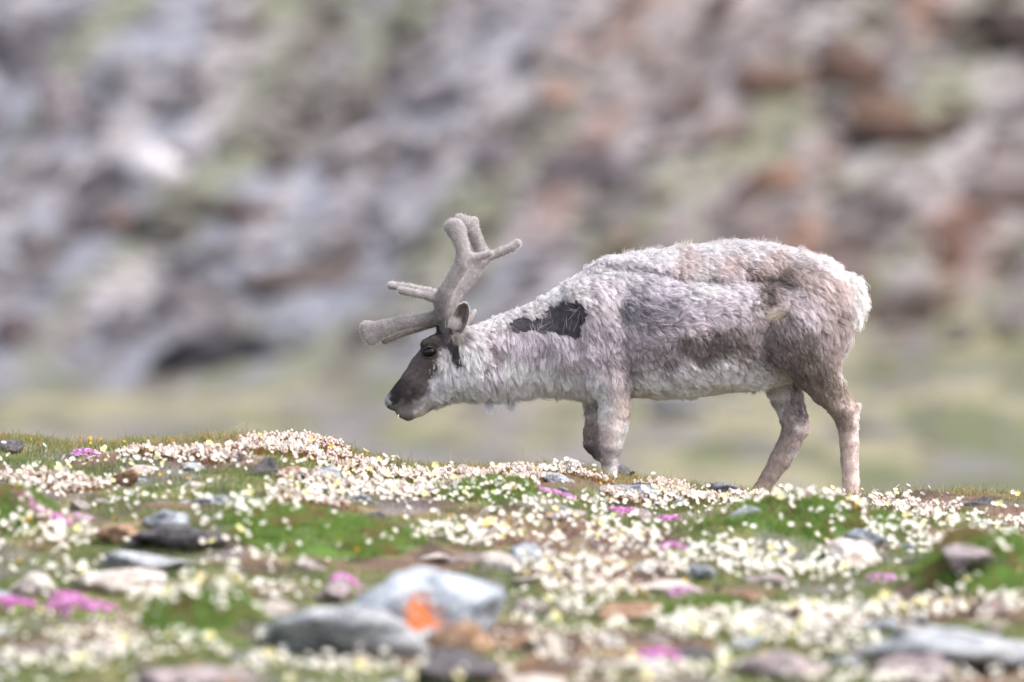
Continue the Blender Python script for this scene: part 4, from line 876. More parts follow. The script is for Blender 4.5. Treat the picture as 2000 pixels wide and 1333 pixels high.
# colour with rim light painted along leg edges, length, density and lay of the coat, mapped on the animal's side (photo px)
CT = [  # px, py, sRGB, sigma, length mm, lay angle deg (0 = towards the tail, 90 = down)
 (1050,598,(214,206,206),16,22,20),(985,612,(205,198,200),14,22,20),(1100,560,(222,212,212),18,24,25),(1130,540,(220,210,210),18,24,20),(1200,505,(214,203,202),18,26,10),(1300,492,(206,196,194),18,28,10),(1400,484,(204,192,190),18,30,10),(1480,484,(206,193,190),18,32,10),(1560,496,(208,196,192),18,32,15),(1620,520,(206,194,190),18,32,20),
 (1330,520,(176,162,160),16,26,35),(1250,515,(208,198,198),16,24,30),(1420,520,(172,156,154),16,28,35),(1500,512,(168,152,148),16,28,30),
 (1380,541,(118,104,104),9,18,70),(1310,535,(146,132,132),9,18,60),(1460,541,(120,104,102),10,18,50),(1530,540,(100,86,82),16,18,40),(1505,585,(104,90,86),14,20,80),(1495,565,(128,114,112),14,20,60),
 (1160,545,(200,192,194),20,24,40),(1185,575,(186,178,182),20,24,60),(1170,620,(178,170,174),18,26,50),(1165,660,(166,158,164),18,26,60),
 (1230,540,(196,190,195),20,26,10),(1290,560,(184,180,188),22,28,15),(1240,580,(150,146,156),20,26,10),(1360,565,(194,189,197),22,28,15),(1430,570,(190,184,191),20,28,5),(1300,605,(146,142,152),20,26,-5),(1230,610,(122,118,128),16,20,30),(1250,640,(134,129,138),18,22,20),(1350,610,(180,175,183),20,28,-15),(1290,650,(162,155,163),18,26,-15),(1420,610,(184,176,183),20,28,-10),(1470,620,(160,150,153),14,26,20),
 (1210,660,(160,152,160),20,26,60),(1360,640,(172,162,166),14,24,0),(1420,640,(128,115,117),14,18,70),(1340,668,(116,104,108),14,16,75),(1400,668,(98,86,88),18,15,75),(1450,672,(112,98,98),14,16,60),(1370,694,(122,110,113),14,16,80),(1290,690,(146,136,142),16,20,70),(1300,712,(130,119,124),12,18,80),(1255,700,(140,131,137),14,20,80),(1440,700,(150,140,140),10,18,80),
 (1270,740,(236,232,234),18,28,40),(1340,735,(240,237,238),18,30,30),(1400,720,(240,237,238),14,30,30),(1460,735,(240,238,238),18,30,40),(1510,745,(238,235,234),12,24,40),(1300,772,(216,206,194),14,16,10),(1370,778,(208,192,176),12,12,5),(1430,770,(212,198,184),12,12,5),(1250,765,(202,190,180),12,16,60),(1330,758,(228,224,222),12,24,30),
 (1540,580,(178,168,168),20,30,20),(1600,560,(172,159,155),24,32,25),(1640,570,(178,164,158),14,30,25),(1560,535,(152,138,134),20,30,25),(1620,610,(150,137,137),22,30,30),(1560,612,(186,178,182),18,34,40),(1590,600,(174,165,168),18,34,60),(1515,608,(190,178,170),12,26,-30),(1530,630,(104,92,92),12,22,100),(1510,655,(122,110,112),16,24,80),(1478,655,(142,131,136),14,24,110),(1490,690,(116,104,106),16,22,60),(1555,650,(128,115,117),16,26,70),(1640,650,(148,134,133),20,28,60),(1600,660,(140,128,130),20,28,70),
 (1540,690,(124,110,106),18,20,50),(1580,700,(104,90,82),20,18,60),(1620,700,(136,121,116),16,20,70),(1560,725,(106,92,86),16,16,60),(1600,740,(112,97,90),18,15,70),(1590,775,(118,103,96),14,13,60),(1630,775,(122,107,99),14,13,70),(1655,790,(150,135,127),10,12,80),(1672,800,(186,173,166),6,12,90),(1640,820,(128,113,104),12,11,80),(1672,850,(186,173,166),6,10,90),(1650,860,(152,136,127),12,10,90),(1658,900,(162,147,140),12,10,90),(1656,940,(176,158,146),12,10,90),(1674,930,(186,173,166),6,9,90),
 (1668,575,(250,248,244),9,40,40),(1674,610,(250,248,244),9,40,60),(1668,650,(248,245,240),9,36,80),(1655,690,(240,235,228),8,26,90),(1648,725,(205,194,186),7,20,90),
 (1674,880,(186,173,166),5,9,90),(1675,905,(186,173,166),5,9,90),(1674,825,(186,173,166),5,11,90),(1645,885,(150,134,125),8,10,90),(1648,925,(166,150,142),8,9,90),  # pale points on the hind leg's rear edge are painted rim light
 (1518,770,(212,203,198),12,14,90),(1530,790,(218,210,206),11,12,90),(1555,780,(122,110,114),8,14,90),(1568,810,(104,92,98),9,12,90),(1545,815,(166,153,150),10,12,90),(1562,836,(206,197,192),5,10,90),(1580,842,(170,156,150),8,10,90),(1550,862,(146,130,126),10,10,110),(1530,890,(162,146,139),11,10,115),(1552,885,(200,190,184),6,10,110),(1505,930,(166,148,138),10,10,120),(1482,958,(176,148,126),9,9,120),
 (1200,700,(150,141,148),20,24,70),(1225,720,(142,133,140),12,20,100),(1190,735,(188,180,182),14,20,85),(1165,755,(222,217,217),12,20,70),(1205,765,(186,175,172),14,16,90),(1180,790,(196,186,180),12,13,90),(1215,800,(178,164,156),12,12,90),(1195,820,(184,172,167),12,11,90),(1182,850,(168,155,152),10,10,90),(1208,850,(186,176,172),10,10,90),(1192,884,(128,118,124),9,9,90),(1192,910,(150,142,146),9,8,90),(1190,930,(186,178,176),9,8,90),(1222,830,(200,190,184),6,11,80),
 (1165,815,(186,177,176),8,10,95),(1148,840,(140,127,126),9,10,100),(1160,862,(128,114,114),9,9,80),(1155,885,(92,80,82),8,8,60),(1175,895,(120,108,108),8,7,40),(1205,915,(216,206,198),8,8,30),(1230,925,(206,190,176),8,10,30),
 (1140,700,(178,171,178),20,28,50),(1100,690,(182,176,184),18,30,60),(1060,680,(164,157,165),14,30,70),(1010,675,(178,171,179),14,28,60),(970,668,(176,166,170),14,22,50),(935,655,(196,190,194),14,24,40),(1000,645,(140,131,138),8,18,50),(955,640,(188,181,184),10,20,40),(960,690,(156,146,150),12,24,70),
 (1140,740,(204,199,202),18,30,60),(1100,750,(212,209,214),18,32,70),(1070,712,(226,225,233),16,32,75),(1120,775,(186,180,174),12,24,40),(1010,715,(206,204,214),16,34,75),(1040,750,(206,203,210),16,36,70),(990,750,(196,192,201),16,38,75),(960,725,(188,184,193),14,36,80),(930,700,(212,210,218),16,34,80),(950,765,(206,203,209),14,36,70),(920,740,(214,212,220),14,32,75),(900,770,(240,240,243),14,28,60),(870,775,(236,236,239),10,20,50),(1000,770,(214,211,214),12,34,70),
 (900,700,(196,192,198),10,28,80),(905,730,(222,220,228),12,26,80),(880,745,(228,227,233),9,24,60),(868,720,(232,232,238),8,22,70),(872,695,(226,225,232),6,18,80),(862,735,(228,227,233),7,18,70),(852,752,(216,213,217),6,14,60),(848,772,(180,174,176),7,10,40),
 (832,715,(104,90,90),14,4,-130),(812,735,(108,96,98),12,3,-130),(845,700,(100,86,84),8,4,-130),(856,680,(92,82,80),8,5,-120),(842,664,(84,74,70),8,5,-100),(820,700,(112,100,102),8,4,-130),(800,750,(82,72,76),9,3,-130),(785,760,(52,45,48),8,2,-130),(776,775,(46,40,43),7,2,-130),(798,775,(70,62,67),8,3,-130),(760,775,(124,120,124),5,2,-110),(753,785,(186,182,184),5,2,-100),(757,797,(80,74,78),4,2,-100),(770,806,(120,116,118),6,2,30),(790,795,(120,112,112),6,3,30),(812,790,(150,142,138),7,5,40),(800,815,(126,120,116),7,4,30),(820,808,(170,164,158),7,7,40),(832,790,(150,142,140),7,7,40),(835,765,(122,112,112),6,5,30),(815,770,(112,102,102),7,4,0),
 (839,688,(38,33,36),8,2,-130),(838,704,(120,108,104),4,3,-130),
 (868,655,(62,56,60),9,6,-60),(880,640,(84,76,80),10,12,-40),(895,650,(120,112,116),8,14,0),(862,640,(56,48,50),8,4,-90),
]
cpx = np.array([c[0] for c in CT], float); cpy = np.array([c[1] for c in CT], float); csig = np.array([c[3] for c in CT], float); clen = np.array([c[4] for c in CT], float); cang = np.radians([c[5] for c in CT])
ccol = np.clip(np.array([lin(c[2]) for c in CT]) ** .84 * 1.27, 0, .9)
ccol[(cpy < 765) & (cpx > 880) & (ccol.min(1) > .72)] = .9
ccol = np.where(((clen < 7) & (cpx < 870))[:, None], ccol * .50, ccol)
ccol = .36 * (ccol / .36) ** 1.12
ccol = np.clip(ccol * np.where((cpy > 765) & (cpx > 1130), 1.3, 1.0)[:, None] * np.where((cpy < 765) & (clen >= 12), 1.14, 1.0)[:, None], 0, .92)
_dk = (ccol.mean(1) < .34) & (cpx > 1190) & (cpy < 770) & (clen > 12); ccol[_dk] = ccol[_dk] * .85 + lin((172, 160, 160)) * .10
ccol = ccol / (1 + np.clip(ccol.mean(1, keepdims=True) - .5, 0, 1) * np.where((cpy < 560) | (cpx < 1100) & (cpy < 640), .42, 0.0)[:, None])
ccol = ccol * (np.array([1.02, .985, .955]) + (np.array([1.02, .945, .985]) - np.array([1.02, .985, .955])) * np.clip((ccol.mean(1, keepdims=True) - .35) / .4, 0, 1))
_g = ccol.mean(1, keepdims=True); ccol = _g + (ccol - _g) * .7
def coat(px, py, seed=0, jit=False):
    wx = px + 7 * fbm(px / 22, py / 22, oct=3, seed=150 + seed) + 3 * vnoise(px / 6, py / 6, seed=160 + seed); wy = py + 7 * fbm(px / 22, py / 22, oct=3, seed=170 + seed) + 3 * vnoise(px / 6, py / 6, seed=180 + seed)
    if jit: wx = wx + np.random.default_rng(5).normal(0, 5, len(px)); wy = wy + np.random.default_rng(6).normal(0, 5, len(px))
    col = np.empty((len(px), 3)); le = np.empty(len(px)); vx = np.empty(len(px)); vy = np.empty(len(px))
    for i in range(0, len(px), 20000):
        a = slice(i, i + 20000)
        d2 = (wx[a, None] - cpx) ** 2 + (wy[a, None] - cpy) ** 2
        w_ = np.exp(-np.minimum(d2 / (2 * (csig * .75) ** 2), 60)) + 1e-4 / (1 + d2 / 200) ** 2
        w_ /= w_.sum(1, keepdims=True)
        col[a] = w_ @ ccol; le[a] = w_ @ clen; vx[a] = w_ @ np.cos(cang); vy[a] = w_ @ np.sin(cang)
    return col, le / 1000, vx, vy
def inpoly(px, py, poly):
    r_ = np.zeros(len(px), bool)
    for (x1, y1), (x2, y2) in zip(poly, poly[1:] + poly[:1]):
        c = ((y1 > py) != (y2 > py)); r_ ^= c & (px < (x2 - x1) * (py - y1) / ((y2 - y1) or 1e-9) + x1)
    return r_
BARE = [[(984, 634), (1004, 620), (1022, 614), (1034, 620), (1050, 618), (1062, 606), (1076, 594), (1092, 585), (1115, 583), (1136, 594), (1146, 612), (1138, 640), (1128, 664), (1106, 654), (1092, 656), (1074, 650), (1052, 654), (1036, 644), (1018, 652), (998, 654)],
        [(914, 618), (932, 616), (950, 624), (938, 634), (918, 634)], [(866, 646), (884, 648), (896, 662), (900, 690), (912, 712), (896, 722), (884, 710), (878, 690), (868, 668)]]
SPARSE = [[(1196, 575), (1230, 556), (1276, 566), (1310, 600), (1330, 630), (1300, 655), (1250, 664), (1214, 650), (1200, 615)], [(846, 744), (862, 758), (905, 752), (925, 742), (930, 752), (890, 768), (856, 766)]]
def bareness(px, py):
    wx = px + 5 * fbm(px / 9, py / 9, oct=2, seed=190) + np.random.default_rng(len(px)).normal(0, 2.2, len(px)); wy = py + 5 * fbm(px / 9, py / 9, oct=2, seed=191)
    b_ = np.zeros(len(px))
    for p in SPARSE: b_ = np.maximum(b_, inpoly(wx, wy, p) * .42)
    for p in BARE: b_ = np.maximum(b_, inpoly(wx, wy, p) * 1.0)
    return b_
vcol, vlen, _, _ = coat(bpx, bpy_); vb = bareness(bpx, bpy_)
skin = lin((76, 71, 76))
vcol = vcol * np.where(vlen < .016, .92, .7)[:, None] * (1 - (vb > .5))[:, None] + skin * (vb > .5)[:, None]
face = (bpx < 850) & (vlen < .008); vcol[face] *= 1.1
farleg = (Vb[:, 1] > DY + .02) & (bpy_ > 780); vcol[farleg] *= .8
root = empty('reindeer', (W(1400, 0)[0], DY, float(ground_z(W(1400, 0)[0], DY))))
ORG = np.array(root.location)
tag(root, 'grey-brown reindeer with velvet antlers and moulting patchy coat walking with its head low', 'reindeer')
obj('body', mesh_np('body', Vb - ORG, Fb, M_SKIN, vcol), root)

def make_fur(name, V, F, parent, n, org, seed=1, side_bias=.75, nclump=15000, wid=.00085, fn=None, lift=.27):
    r_ = np.random.default_rng(seed)
    T = np.concatenate([F[:, [0, 1, 2]], F[:, [0, 2, 3]]])
    a, b, c = V[T[:, 0]], V[T[:, 1]], V[T[:, 2]]; cr = np.cross(b - a, c - a); ar = np.linalg.norm(cr, axis=1); nrm = cr / np.maximum(ar, 1e-12)[:, None]
    VN = vnormals(V, F)
    wt = ar * np.where(nrm[:, 1] < .35, 1.0, 1 - side_bias)         # fewer hairs on the far flank
    cdf = np.cumsum(wt); cdf /= cdf[-1]
    def sample(m):
        t = np.searchsorted(cdf, r_.uniform(size=m)); u, v = r_.uniform(size=(2, m)); f_ = u + v > 1; u[f_], v[f_] = 1 - u[f_], 1 - v[f_]
        w0 = (1 - u - v)[:, None]; u, v = u[:, None], v[:, None]
        p = a[t] * w0 + b[t] * u + c[t] * v; nn_ = VN[T[t, 0]] * w0 + VN[T[t, 1]] * u + VN[T[t, 2]] * v
        return p, nn_ / np.linalg.norm(nn_, axis=1)[:, None]
    def strands(p, nn_, rr, jit):
        px = p[:, 0] / S + 1000; py = 700 - p[:, 2] / S
        col, le, vx, vy = fn(px, py) if fn else coat(px, py, jit=True)
        ang = 0.95 * fbm(px / 34, py / 26, p[:, 1] / .1, oct=3, seed=200) * (le > .012)
        ang = ang + (0.28 * fbm(px / 10, py / 10, p[:, 1] / .05, oct=2, seed=207)) * (le > .012)
        ang = ang + rr.normal(0, jit, len(p))
        dx = vx * np.cos(ang) - vy * np.sin(ang); dz = -(vx * np.sin(ang) + vy * np.cos(ang))
        t = np.stack([dx, rr.normal(0, .15, len(p)), dz], -1); t -= nn_ * (t * nn_).sum(1, keepdims=True); t /= np.maximum(np.linalg.norm(t, axis=1), 1e-6)[:, None]
        s = np.linspace(0, 1, 5)[None, :, None]
        L = (le * (1 + .3 * (le > .015)) * rr.uniform(.6, 1.15, len(p)))[:, None, None]
        lf = lift * (rr.uniform(.5, 1.5, len(p)) + 2.2 * (rr.uniform(size=len(p)) < .07))[:, None, None]
        g = np.zeros((len(p), 5, 3)); 
        out = p[:, None] + L * (nn_[:, None] * lf * (1.5 * s - .75 * s * s) + t[:, None] * (s * (1 - .3 * lf)) + np.array([0, 0, -.18]) * s * s * (L > .02))
        return out, col, px, py, le
    cp, cn = sample(nclump); cg, *_ = strands(cp, cn, r_, .22)
    kd = kdtree.KDTree(nclump)
    for i, q in enumerate(cp): kd.insert(q, i)
    kd.balance()
    p, nn_ = sample(n); st, col, px, py, le = strands(p, nn_, r_, .24)
    nb = bareness(px, py) if fn is None else np.zeros(n)
    if fn is None:
        hit_ = r_.uniform(size=n) < nb; sc_b = np.where(hit_, .004 / np.maximum(le, .004), 1.0)
        st = p[:, None] + (st - p[:, None]) * sc_b[:, None, None]; col = np.where(hit_[:, None], lin((88, 82, 88)), col); le = le * sc_b
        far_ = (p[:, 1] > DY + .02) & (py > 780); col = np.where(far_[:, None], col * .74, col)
        nb = nb * hit_ * .35
    keep = r_.uniform(size=n) > nb; st, col, le, p = st[keep], col[keep], le[keep], p[keep]; m = len(st)
    ci = np.array([kd.find(q)[1] for q in p]); rel = cg[ci] - cp[ci][:, None] 
    cl = (r_.uniform(.15, .75, m) * np.clip(le / .02, .25, 1))[:, None, None]
    s = (np.linspace(0, 1, 5) ** 1.3)[None, :, None]
    tgt = cg[ci]; st = st + (tgt - st) * cl * s
    wv = r_.normal(0, 1, (nclump, 3))[ci] * (le * .16)[:, None]; st = st + wv[:, None] * (np.sin(np.linspace(0, 2.2, 5))[None, :, None]) * .45
    st[:, 1:] += r_.normal(0, 1, (m, 4, 3)) * (le * .018)[:, None, None]
    n2 = nclump // 7; p2 = cp[:n2]; kd2 = kdtree.KDTree(n2)
    for i, q in enumerate(p2): kd2.insert(q, i)
    kd2.balance(); c2 = np.array([kd2.find(q)[1] for q in cp])[ci]
    st = st + (cg[c2] - st) * (.30 * np.clip(le / .02, 0, 1) * (np.linalg.norm(cp[c2] - p, axis=1) < .03))[:, None, None] * s ** 2
    cb = r_.uniform(.80, 1.13, nclump)[ci] * (1 + r_.uniform(-.12, .08, n2)[c2] * np.clip(le / .015, 0, 1)) * (1 + .16 * fbm(p[:, 0] / .012, p[:, 2] / .02, p[:, 1] / .05, oct=2, seed=77))
    col = col * (r_.uniform(.62, 1.32, m) * cb)[:, None]
    rad = (wid * .5 * r_.uniform(.7, 1.3, m) * np.clip(le / .018, .55, 1.25))[:, None] * np.array([1, .95, .8, .55, .15])[None]
    return curves_obj(name, st - org, rad, np.clip(col, 0, .9), M_FUR, parent)
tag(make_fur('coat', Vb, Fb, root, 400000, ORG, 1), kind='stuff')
# stray tufts hanging off the throat, shed wisps on the bare neck and back
def tuft(px, py, y, n, L, ang, sprd, col, r0=5, seed=0, clump=.6):
    r_ = np.random.default_rng(seed); s = np.linspace(0, 1, 6)[None, :, None]
    p = W(px, py, y) + r_.normal(0, 1, (n, 3)) * np.array([r0, r0 * .6, r0 * .6]) * S * .6
    a = np.radians(ang) + r_.normal(0, sprd, n); l_ = L * S * r_.uniform(.6, 1.1, n)
    d_ = np.stack([np.cos(a), r_.normal(0, .2, n), -np.sin(a)], -1) * l_[:, None]
    st = p[:, None] + d_[:, None] * s; cen = (W(px, py, y) + np.array([math.cos(math.radians(ang)), 0, -math.sin(math.radians(ang))]) * L * S)
    st = st + (cen - st) * clump * s ** 2 * .8 + np.cumsum(r_.normal(0, .0006, st.shape), 1)
    return st, np.ones((n, 6)) * np.array([.0004, .0004, .0004, .0003, .0002, .0001]) , lin(col) * r_.uniform(.8, 1.1, (n, 1))
tl = [tuft(955, 776, -.03, 200, 32, 86, .12, (226, 224, 230), 9, 1), tuft(998, 774, -.02, 220, 30, 88, .12, (222, 220, 226), 10, 2), tuft(1044, 768, 0, 60, 10, 85, .3, (220, 216, 220), 12, 3), tuft(1240, 756, -.1, 120, 18, 75, .3, (214, 206, 200), 8, 4),
      tuft(1020, 650, -.1, 10, 24, 60, .9, (206, 198, 200), 10, 5, .1), tuft(1052, 650, -.1, 24, 24, -40, .9, (206, 198, 200), 12, 6, .1), tuft(1110, 645, -.125, 8, 30, -70, .8, (200, 192, 196), 22, 7, 0), tuft(1134, 606, -.13, 20, 22, 130, .7, (206, 198, 200), 12, 8, .1),
      tuft(1070, 620, -.11, 6, 26, -60, 1.5, (190, 182, 186), 20, 9, 0), tuft(1545, 612, -.17, 260, 30, -25, .35, (206, 192, 180), 12, 10, .3), tuft(1520, 614, -.17, 220, 26, -200, .35, (214, 200, 186), 10, 11, .3), tuft(840, 672, -.062, 50, 9, -140, .5, (90, 70, 60), 7, 12, .1),
      tuft(905, 700, -.08, 24, 20, 100, .8, (150, 144, 150), 12, 13, 0), tuft(885, 660, -.07, 40, 16, 60, .9, (120, 114, 120), 10, 14, 0), tuft(830, 678, -.03, 40, 8, -150, .4, (220, 216, 218), 3, 15, .1), tuft(1472, 763, -.02, 0 + 30, 8, 95, .2, (60, 46, 44), 3, 16, .5)]
for i in range(46):
    px = rng.uniform(1180, 1650); tl.append(tuft(px, np.interp(px, ST[:, 0], ST[:, 1]) + 4, rng.normal(0, .03), 16, rng.uniform(10, 18), rng.uniform(-80, -20), .6, (212, 202, 200), 6, 20 + i, .25))
tl_p = np.concatenate([t[0] for t in tl]); tl_r = np.concatenate([t[1] for t in tl]); tl_c = np.concatenate([t[2] for t in tl])
tag(curves_obj('shedding_tufts', tl_p - ORG, tl_r, tl_c, M_FUR, root), kind='stuff')

# tail
TG = Grid(W(1640, 680, -.08), W(1705, 520, .08), .005)
TG.add(cone_chain([(1652, 556, 9, 0), (1662, 566, 11, 0, .9), (1668, 590, 10, 0, .8), (1664, 625, 5, 0, .8)]), .02)
Vt, Ft = TG.mesh(); Vt = smooth_mesh(Vt, Ft, 2)
tail = obj('tail', mesh_np('tail', Vt - ORG, Ft, M_SKIN, np.tile(lin((226, 222, 216)), (len(Vt), 1))), root)
def tailfn(px, py):
    n = len(px); a = np.radians(-12 + (py - 545) * 1.05); return np.tile(lin((250, 248, 245)), (n, 1)), np.full(n, .033), np.cos(a), np.sin(a)
tag(make_fur('tail_hair', Vt, Ft, tail, 22000, ORG, 5, nclump=1500, fn=tailfn, lift=.5, side_bias=.4, wid=.0010), kind='stuff')

# antlers
def velvet_fn(base, tipc):
    def f_(px, py):
        n = len(px); a = np.full(n, -1.2); c = np.tile(lin(base), (n, 1)) * (1 + .15 * fbm(px / 8, py / 8, oct=2, seed=4))[:, None]
        return c, np.full(n, .0042), np.cos(a), np.sin(a)
    return f_
def antler(chains, lo, hi, seed, lb):
    A = Grid(lo, hi, .0036)
    for ch in chains: A.add(cone_chain([(q[0], q[1], q[2] * .93 - .6) + tuple(q[3:]) for q in ch]), .016)
    V, F = A.mesh(); V = smooth_mesh(V, F, 2)
    V = V + vnormals(V, F) * (.0012 * fbm(V[:, 0] / .02, V[:, 1] / .02, V[:, 2] / .02, oct=2, seed=seed))[:, None]
    py = 700 - V[:, 2] / S; px = V[:, 0] / S + 1000
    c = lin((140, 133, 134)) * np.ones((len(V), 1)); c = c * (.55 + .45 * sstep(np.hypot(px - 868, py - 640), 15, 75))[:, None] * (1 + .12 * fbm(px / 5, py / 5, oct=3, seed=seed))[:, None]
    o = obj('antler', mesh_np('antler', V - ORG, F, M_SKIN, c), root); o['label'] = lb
    def fn(px_, py_):
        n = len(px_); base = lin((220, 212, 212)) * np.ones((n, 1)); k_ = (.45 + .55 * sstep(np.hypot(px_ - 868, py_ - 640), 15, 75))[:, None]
        return base * k_ * (1 + .3 * fbm(px_ / 4, py_ / 4, oct=3, seed=seed))[:, None], np.full(n, .0046), np.full(n, .4), np.full(n, -.7)
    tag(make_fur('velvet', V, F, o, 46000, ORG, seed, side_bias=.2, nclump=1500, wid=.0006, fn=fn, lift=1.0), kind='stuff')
na = -.055
near_antler = [[(872, 652, 14, -.04), (868, 625, 14, na), (863, 598, 15, -.07), (871, 570, 15.5, -.085), (888, 540, 15, -.095), (903, 518, 15.5, -.10), (907, 500, 15.5, -.10, .9), (902, 480, 15.5, -.10, .75), (893, 456, 18, -.095, .62), (888, 448, 20, -.09, .6)],
    [(898, 450, 13, -.09, .7), (888, 442, 13, -.09, .7), (878, 442, 10, -.09, .7)],
    [(905, 508, 12, -.10), (925, 505, 8.5, -.10), (945, 501, 8, -.10), (958, 497, 7.5, -.10)],
    [(864, 588, 12, -.07), (840, 580, 9.5, -.08), (812, 574, 8.5, -.085), (784, 568, 8.5, -.085)],
    [(864, 616, 13, -.06), (846, 622, 13, -.06, .9), (815, 628, 13.5, -.055, .75), (783, 632, 14.5, -.05, .55), (752, 642, 18, -.045, .42), (728, 650, 22, -.04, .36)], [(717, 640, 12, -.04, .5), (727, 666, 11, -.04, .5)], [(714, 640, 11, -.04, .5), (720, 655, 14, -.04, .45)]]
far_antler = [[(880, 652, 14, .04), (879, 625, 14, .055), (876, 600, 14, .07), (886, 574, 15, .085), (905, 553, 15, .10), (925, 530, 14.5, .11), (938, 512, 14, .115), (941, 492, 14, .115, .9), (931, 470, 14.5, .11, .75), (920, 448, 16, .10, .62), (912, 438, 17, .10, .6)],
    [(912, 440, 15, .10, .7), (898, 427, 11.5, .10, .7)], [(915, 442, 13, .10, .7), (927, 431, 8.5, .10, .7)],
    [(938, 506, 11, .115), (956, 500, 9, .115), (980, 491, 9, .12), (1000, 483, 9, .12), (1011, 475, 8.5, .12)],
    [(876, 588, 10, .07), (846, 572, 8.5, .08), (800, 562, 8, .085), (763, 558, 8.5, .085)],
    [(872, 618, 12, .055), (850, 628, 11, .055, .9), (815, 640, 10, .05, .8), (783, 650, 10, .045, .6), (752, 664, 11, .04, .5)]]
antler(near_antler, W(690, 680, -.15), W(985, 405, .0), 31, 'near velvet antler with a broad brow shovel and a rear tine')
antler(far_antler, W(690, 690, .0), W(1035, 400, .16), 33, 'far velvet antler with a forked top and a long rear tine')

# ears: a cupped leaf with an open front
def ear(sg, px0, py0, px1, py1, wpx, seed, lb):
    n_u, n_v = 22, 17; u = np.linspace(0, 1, n_u)[:, None]; v = np.linspace(-1, 1, n_v)[None]
    base = W(px0, py0, sg * .062); tip = W(px1, py1, sg * .098)
    ax = tip - base; side = np.array([1.0, 0.25 * sg, .12]); side /= np.linalg.norm(side); outn = np.cross(ax, side); outn /= np.linalg.norm(outn); outn *= np.sign(outn[1] * sg)
    wd = wpx * S * .5 * np.sqrt(np.clip(np.sin(np.pi * np.clip(.12 + .88 * u, 0, 1)) , 0, 1)) * (1.12 - .35 * u); wd = wpx * S * .5 * (1 - np.abs(2 * np.clip(.1 + .9 * u, 0, 1) - 1.12) ** 2.6 * .78); wd[-1] *= .55
    cup = -(1 - v ** 2) * wd * .95
    Pm = base + ax * u[..., None] + side * (wd * v)[..., None] + outn * cup[..., None]
    Nn = outn * 1.0
    In = Pm.reshape(-1, 3); Out = (Pm - outn * .004 * (1 - (v[..., None] ** 6))).reshape(-1, 3)
    idm = np.arange(n_u * n_v).reshape(n_u, n_v); Fi = np.stack([idm[:-1, :-1], idm[:-1, 1:], idm[1:, 1:], idm[1:, :-1]], -1).reshape(-1, 4)
    Vv = np.concatenate([In, Out]); off = len(In)
    rim = np.concatenate([idm[:, 0], idm[-1, 1:], idm[::-1, -1][1:], idm[0, ::-1][1:-1]]); rim2 = np.roll(rim, -1); Fr = np.stack([rim, rim2, rim2 + off, rim + off], 1)
    Ff = np.concatenate([Fi, Fi[:, ::-1] + off, Fr])
    c = np.tile(lin((136, 128, 127)), (len(Vv), 1)); U = np.tile(u, (1, n_v)).ravel(); VVv = np.tile(v, (n_u, 1)).ravel()
    dk = (np.abs(VVv) < .62) & (U > .25) & (U < .88); c[:off][dk] = lin((112, 100, 98)); c[:off][(U < .3)] = lin((160, 150, 144))
    o = obj('ear', mesh_np('ear', Vv - ORG, Ff, M_SKIN, c), root); o['label'] = lb
    def fn(px_, py_):
        n = len(px_); a = np.arctan2(-(py1 - py0), -(px1 - px0)) ; dx, dy = (px1 - px0), (py1 - py0); l_ = math.hypot(dx, dy)
        t_ = np.clip(((px_ - px0) * dx + (py_ - py0) * dy) / l_ / l_, 0, 1)
        return lin((212, 206, 206)) * (.75 + .3 * t_)[:, None] * np.ones((n, 3)), np.full(n, .0085), np.full(n, dx / l_), np.full(n, dy / l_)
    Fu = np.concatenate([Fi[:, ::-1] + off, Fr])
    tag(make_fur('ear_fur', Vv, Fu, o, 7000, ORG, seed, side_bias=0, nclump=300, wid=.0006, fn=fn, lift=.4), kind='stuff')
ear(-1, 893, 654, 905, 594, 33, 41, 'near ear with a dark inside, turned outward')
ear(1, 900, 650, 925, 606, 26, 42, 'far ear half hidden behind the antler')
# white tufts round the base of the near ear
tt = [tuft(885, 640, -.075, 260, 20, -75, .4, (222, 216, 214), 8, 51, .2), tuft(892, 656, -.085, 200, 20, 60, .5, (176, 168, 162), 7, 52, .2), tuft(915, 650, -.075, 240, 26, 40, .4, (214, 208, 212), 8, 53, .3)]
tag(curves_obj('ear_tufts', np.concatenate([t[0] for t in tt]) - ORG, np.concatenate([t[1] for t in tt]), np.concatenate([t[2] for t in tt]), M_FUR, root), kind='stuff')

# eyes: dark wet ball with lids
def simple_mat(name, c, rough, spec=.5, coat_=0.0):
    m, n, l = new_mat(name); o = N(n, 'ShaderNodeOutputMaterial'); b = N(n, 'ShaderNodeBsdfPrincipled'); b.inputs['Base Color'].default_value = (*lin(c), 1); b.inputs['Roughness'].default_value = rough; b.inputs['Specular IOR Level'].default_value = spec; b.inputs['Coat Weight'].default_value = coat_
    nz = N(n, 'ShaderNodeTexNoise'); nz.inputs['Scale'].default_value = 120; bp = N(n, 'ShaderNodeBump'); bp.inputs['Distance'].default_value = .0008; bp.inputs['Strength'].default_value = .0 if rough < .2 else .5
    l.new(nz.outputs[0], bp.inputs['Height']); l.new(bp.outputs[0], b.inputs['Normal']); l.new(b.outputs[0], o.inputs[0]); return m
M_EYE = simple_mat('eye', (10, 12, 20), .12, .35, 0.0); M_LID = simple_mat('eyelid', (36, 30, 32), .5); M_HOOF = simple_mat('hoof', (58, 50, 46), .55); M_TOOTH = simple_mat('tooth', (214, 196, 150), .35); M_NOSE = simple_mat('nostril', (22, 19, 20), .5)
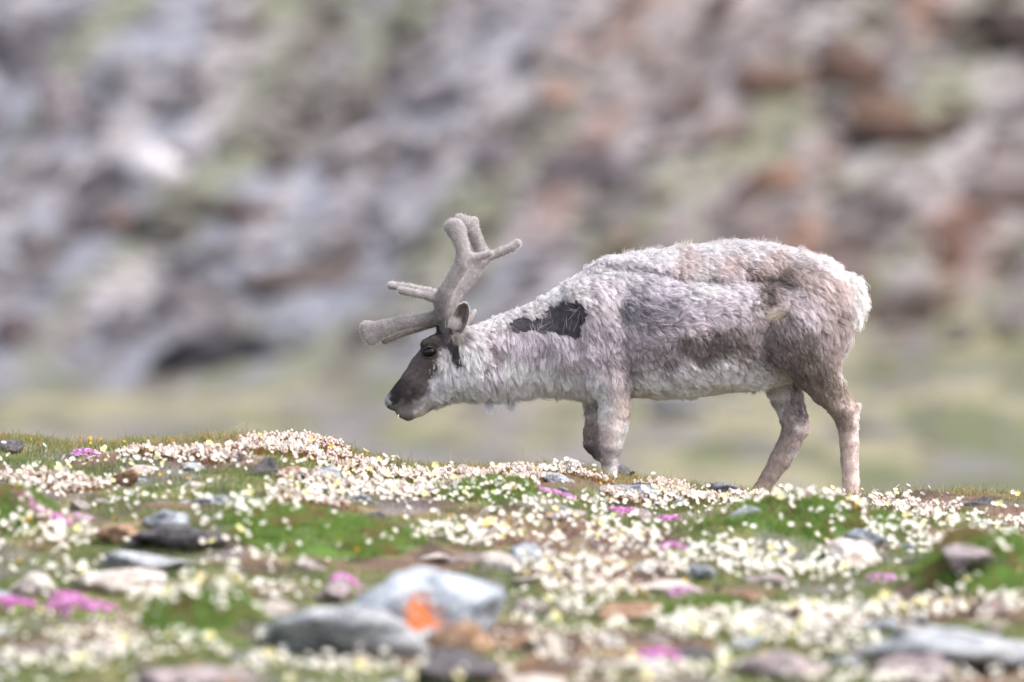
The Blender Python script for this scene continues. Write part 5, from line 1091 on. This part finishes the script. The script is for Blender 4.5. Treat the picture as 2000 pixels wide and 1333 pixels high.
for sg in (-1, 1):
    E = Grid(W(822, 704, sg * .062 - .03), W(856, 672, sg * .062 + .03), .0016)
    E.add(cone_chain([(836, 688.5, 9.4, sg * .0605), (842, 687, 9.4, sg * .0615)]), .002)
    V, F = E.mesh(); V = smooth_mesh(V, F, 3); eye = obj('eye', mesh_np('eye', V - ORG, F, M_EYE), root)
    Lg = Grid(W(818, 712, sg * .064 - .03), W(862, 668, sg * .064 + .03), .0018)
    up = [(824, 696, 1.6, sg * .062), (828, 683, 2.0, sg * .070), (837, 677.5, 2.4, sg * .074), (847, 679.5, 2.2, sg * .073), (854, 687, 1.6, sg * .068)]
    dn = [(824, 696, 1.6, sg * .062), (831, 698.5, 1.5, sg * .069), (841, 699.5, 1.5, sg * .071), (849, 695.5, 1.5, sg * .070), (854, 687, 1.4, sg * .068)]
    Lg.add(cone_chain(up), .003); Lg.add(cone_chain(dn), .003); V, F = Lg.mesh(); obj('eyelid', mesh_np('eyelid', smooth_mesh(V, F, 2) - ORG, F, M_LID), eye)
Tg = Grid(W(768, 825, -.02), W(785, 808, .02), .001); Tg.add(cone_chain([(778, 811, 1.5, -.012, 1.6), (778.5, 817, 1.1, -.014, 1.6)]), .001); V, F = Tg.mesh(); obj('tooth', mesh_np('tooth', V - ORG, F, M_TOOTH), root)
# hooves: two pointed toes and two dew claws each
def hoof(px, py, y, fwd, pitch, s=1.0):
    Hg = Grid(W(px - 45, py + 40, y - .06), W(px + 45, py - 40, y + .06), .0028)
    c, sn = math.cos(pitch), math.sin(pitch)
    def R(a, b, r_, yy, ys=.8): return (px + fwd * (a * c - b * sn) * s, py + (a * sn + b * c) * s, r_ * s, y + yy, ys)
    for k_ in (-1, 1):
        Hg.add(cone_chain([R(2, -8, 9, k_ * .012), R(10, 2, 8, k_ * .018), R(24, 7, 4, k_ * .016)]), .004)
        Hg.add(cone_chain([R(-10, -4, 4, k_ * .016), R(-13, 4, 3, k_ * .018)]), .002)
    V, F = Hg.mesh(); obj('hoof', mesh_np('hoof', smooth_mesh(V, F, 2) - ORG, F, M_HOOF), root)
hoof(1183, 968, -.09, -1, .1); hoof(1656, 974, -.10, -1, .05); hoof(1474, 977, .11, -1, .1); hoof(1233, 934, .10, 1, .35, .8)

# things that look alike are told apart by their place, counted from the left
ORD = ['leftmost', 'second from left', 'third from left', 'fourth from left', 'fifth from left', 'sixth from left', 'seventh from left', 'eighth from left', 'ninth from left', 'tenth from left', 'eleventh from left', 'twelfth from left', 'thirteenth from left', 'fourteenth from left', 'fifteenth from left', 'sixteenth from left']
same = {}
for o in list(SC.objects):
    if o.get('category') in ('heather', 'boulder', 'stone') or (o.get('category') == 'flower' and 'tiny' in o['label']): same.setdefault(o['label'], []).append(o)
for lb, os_ in same.items():
    if 1 < len(os_) <= len(ORD):
        for k_, o in enumerate(sorted(os_, key=lambda o: o.location.x / o.location.y)): o['label'] = ORD[k_] + ' ' + lb
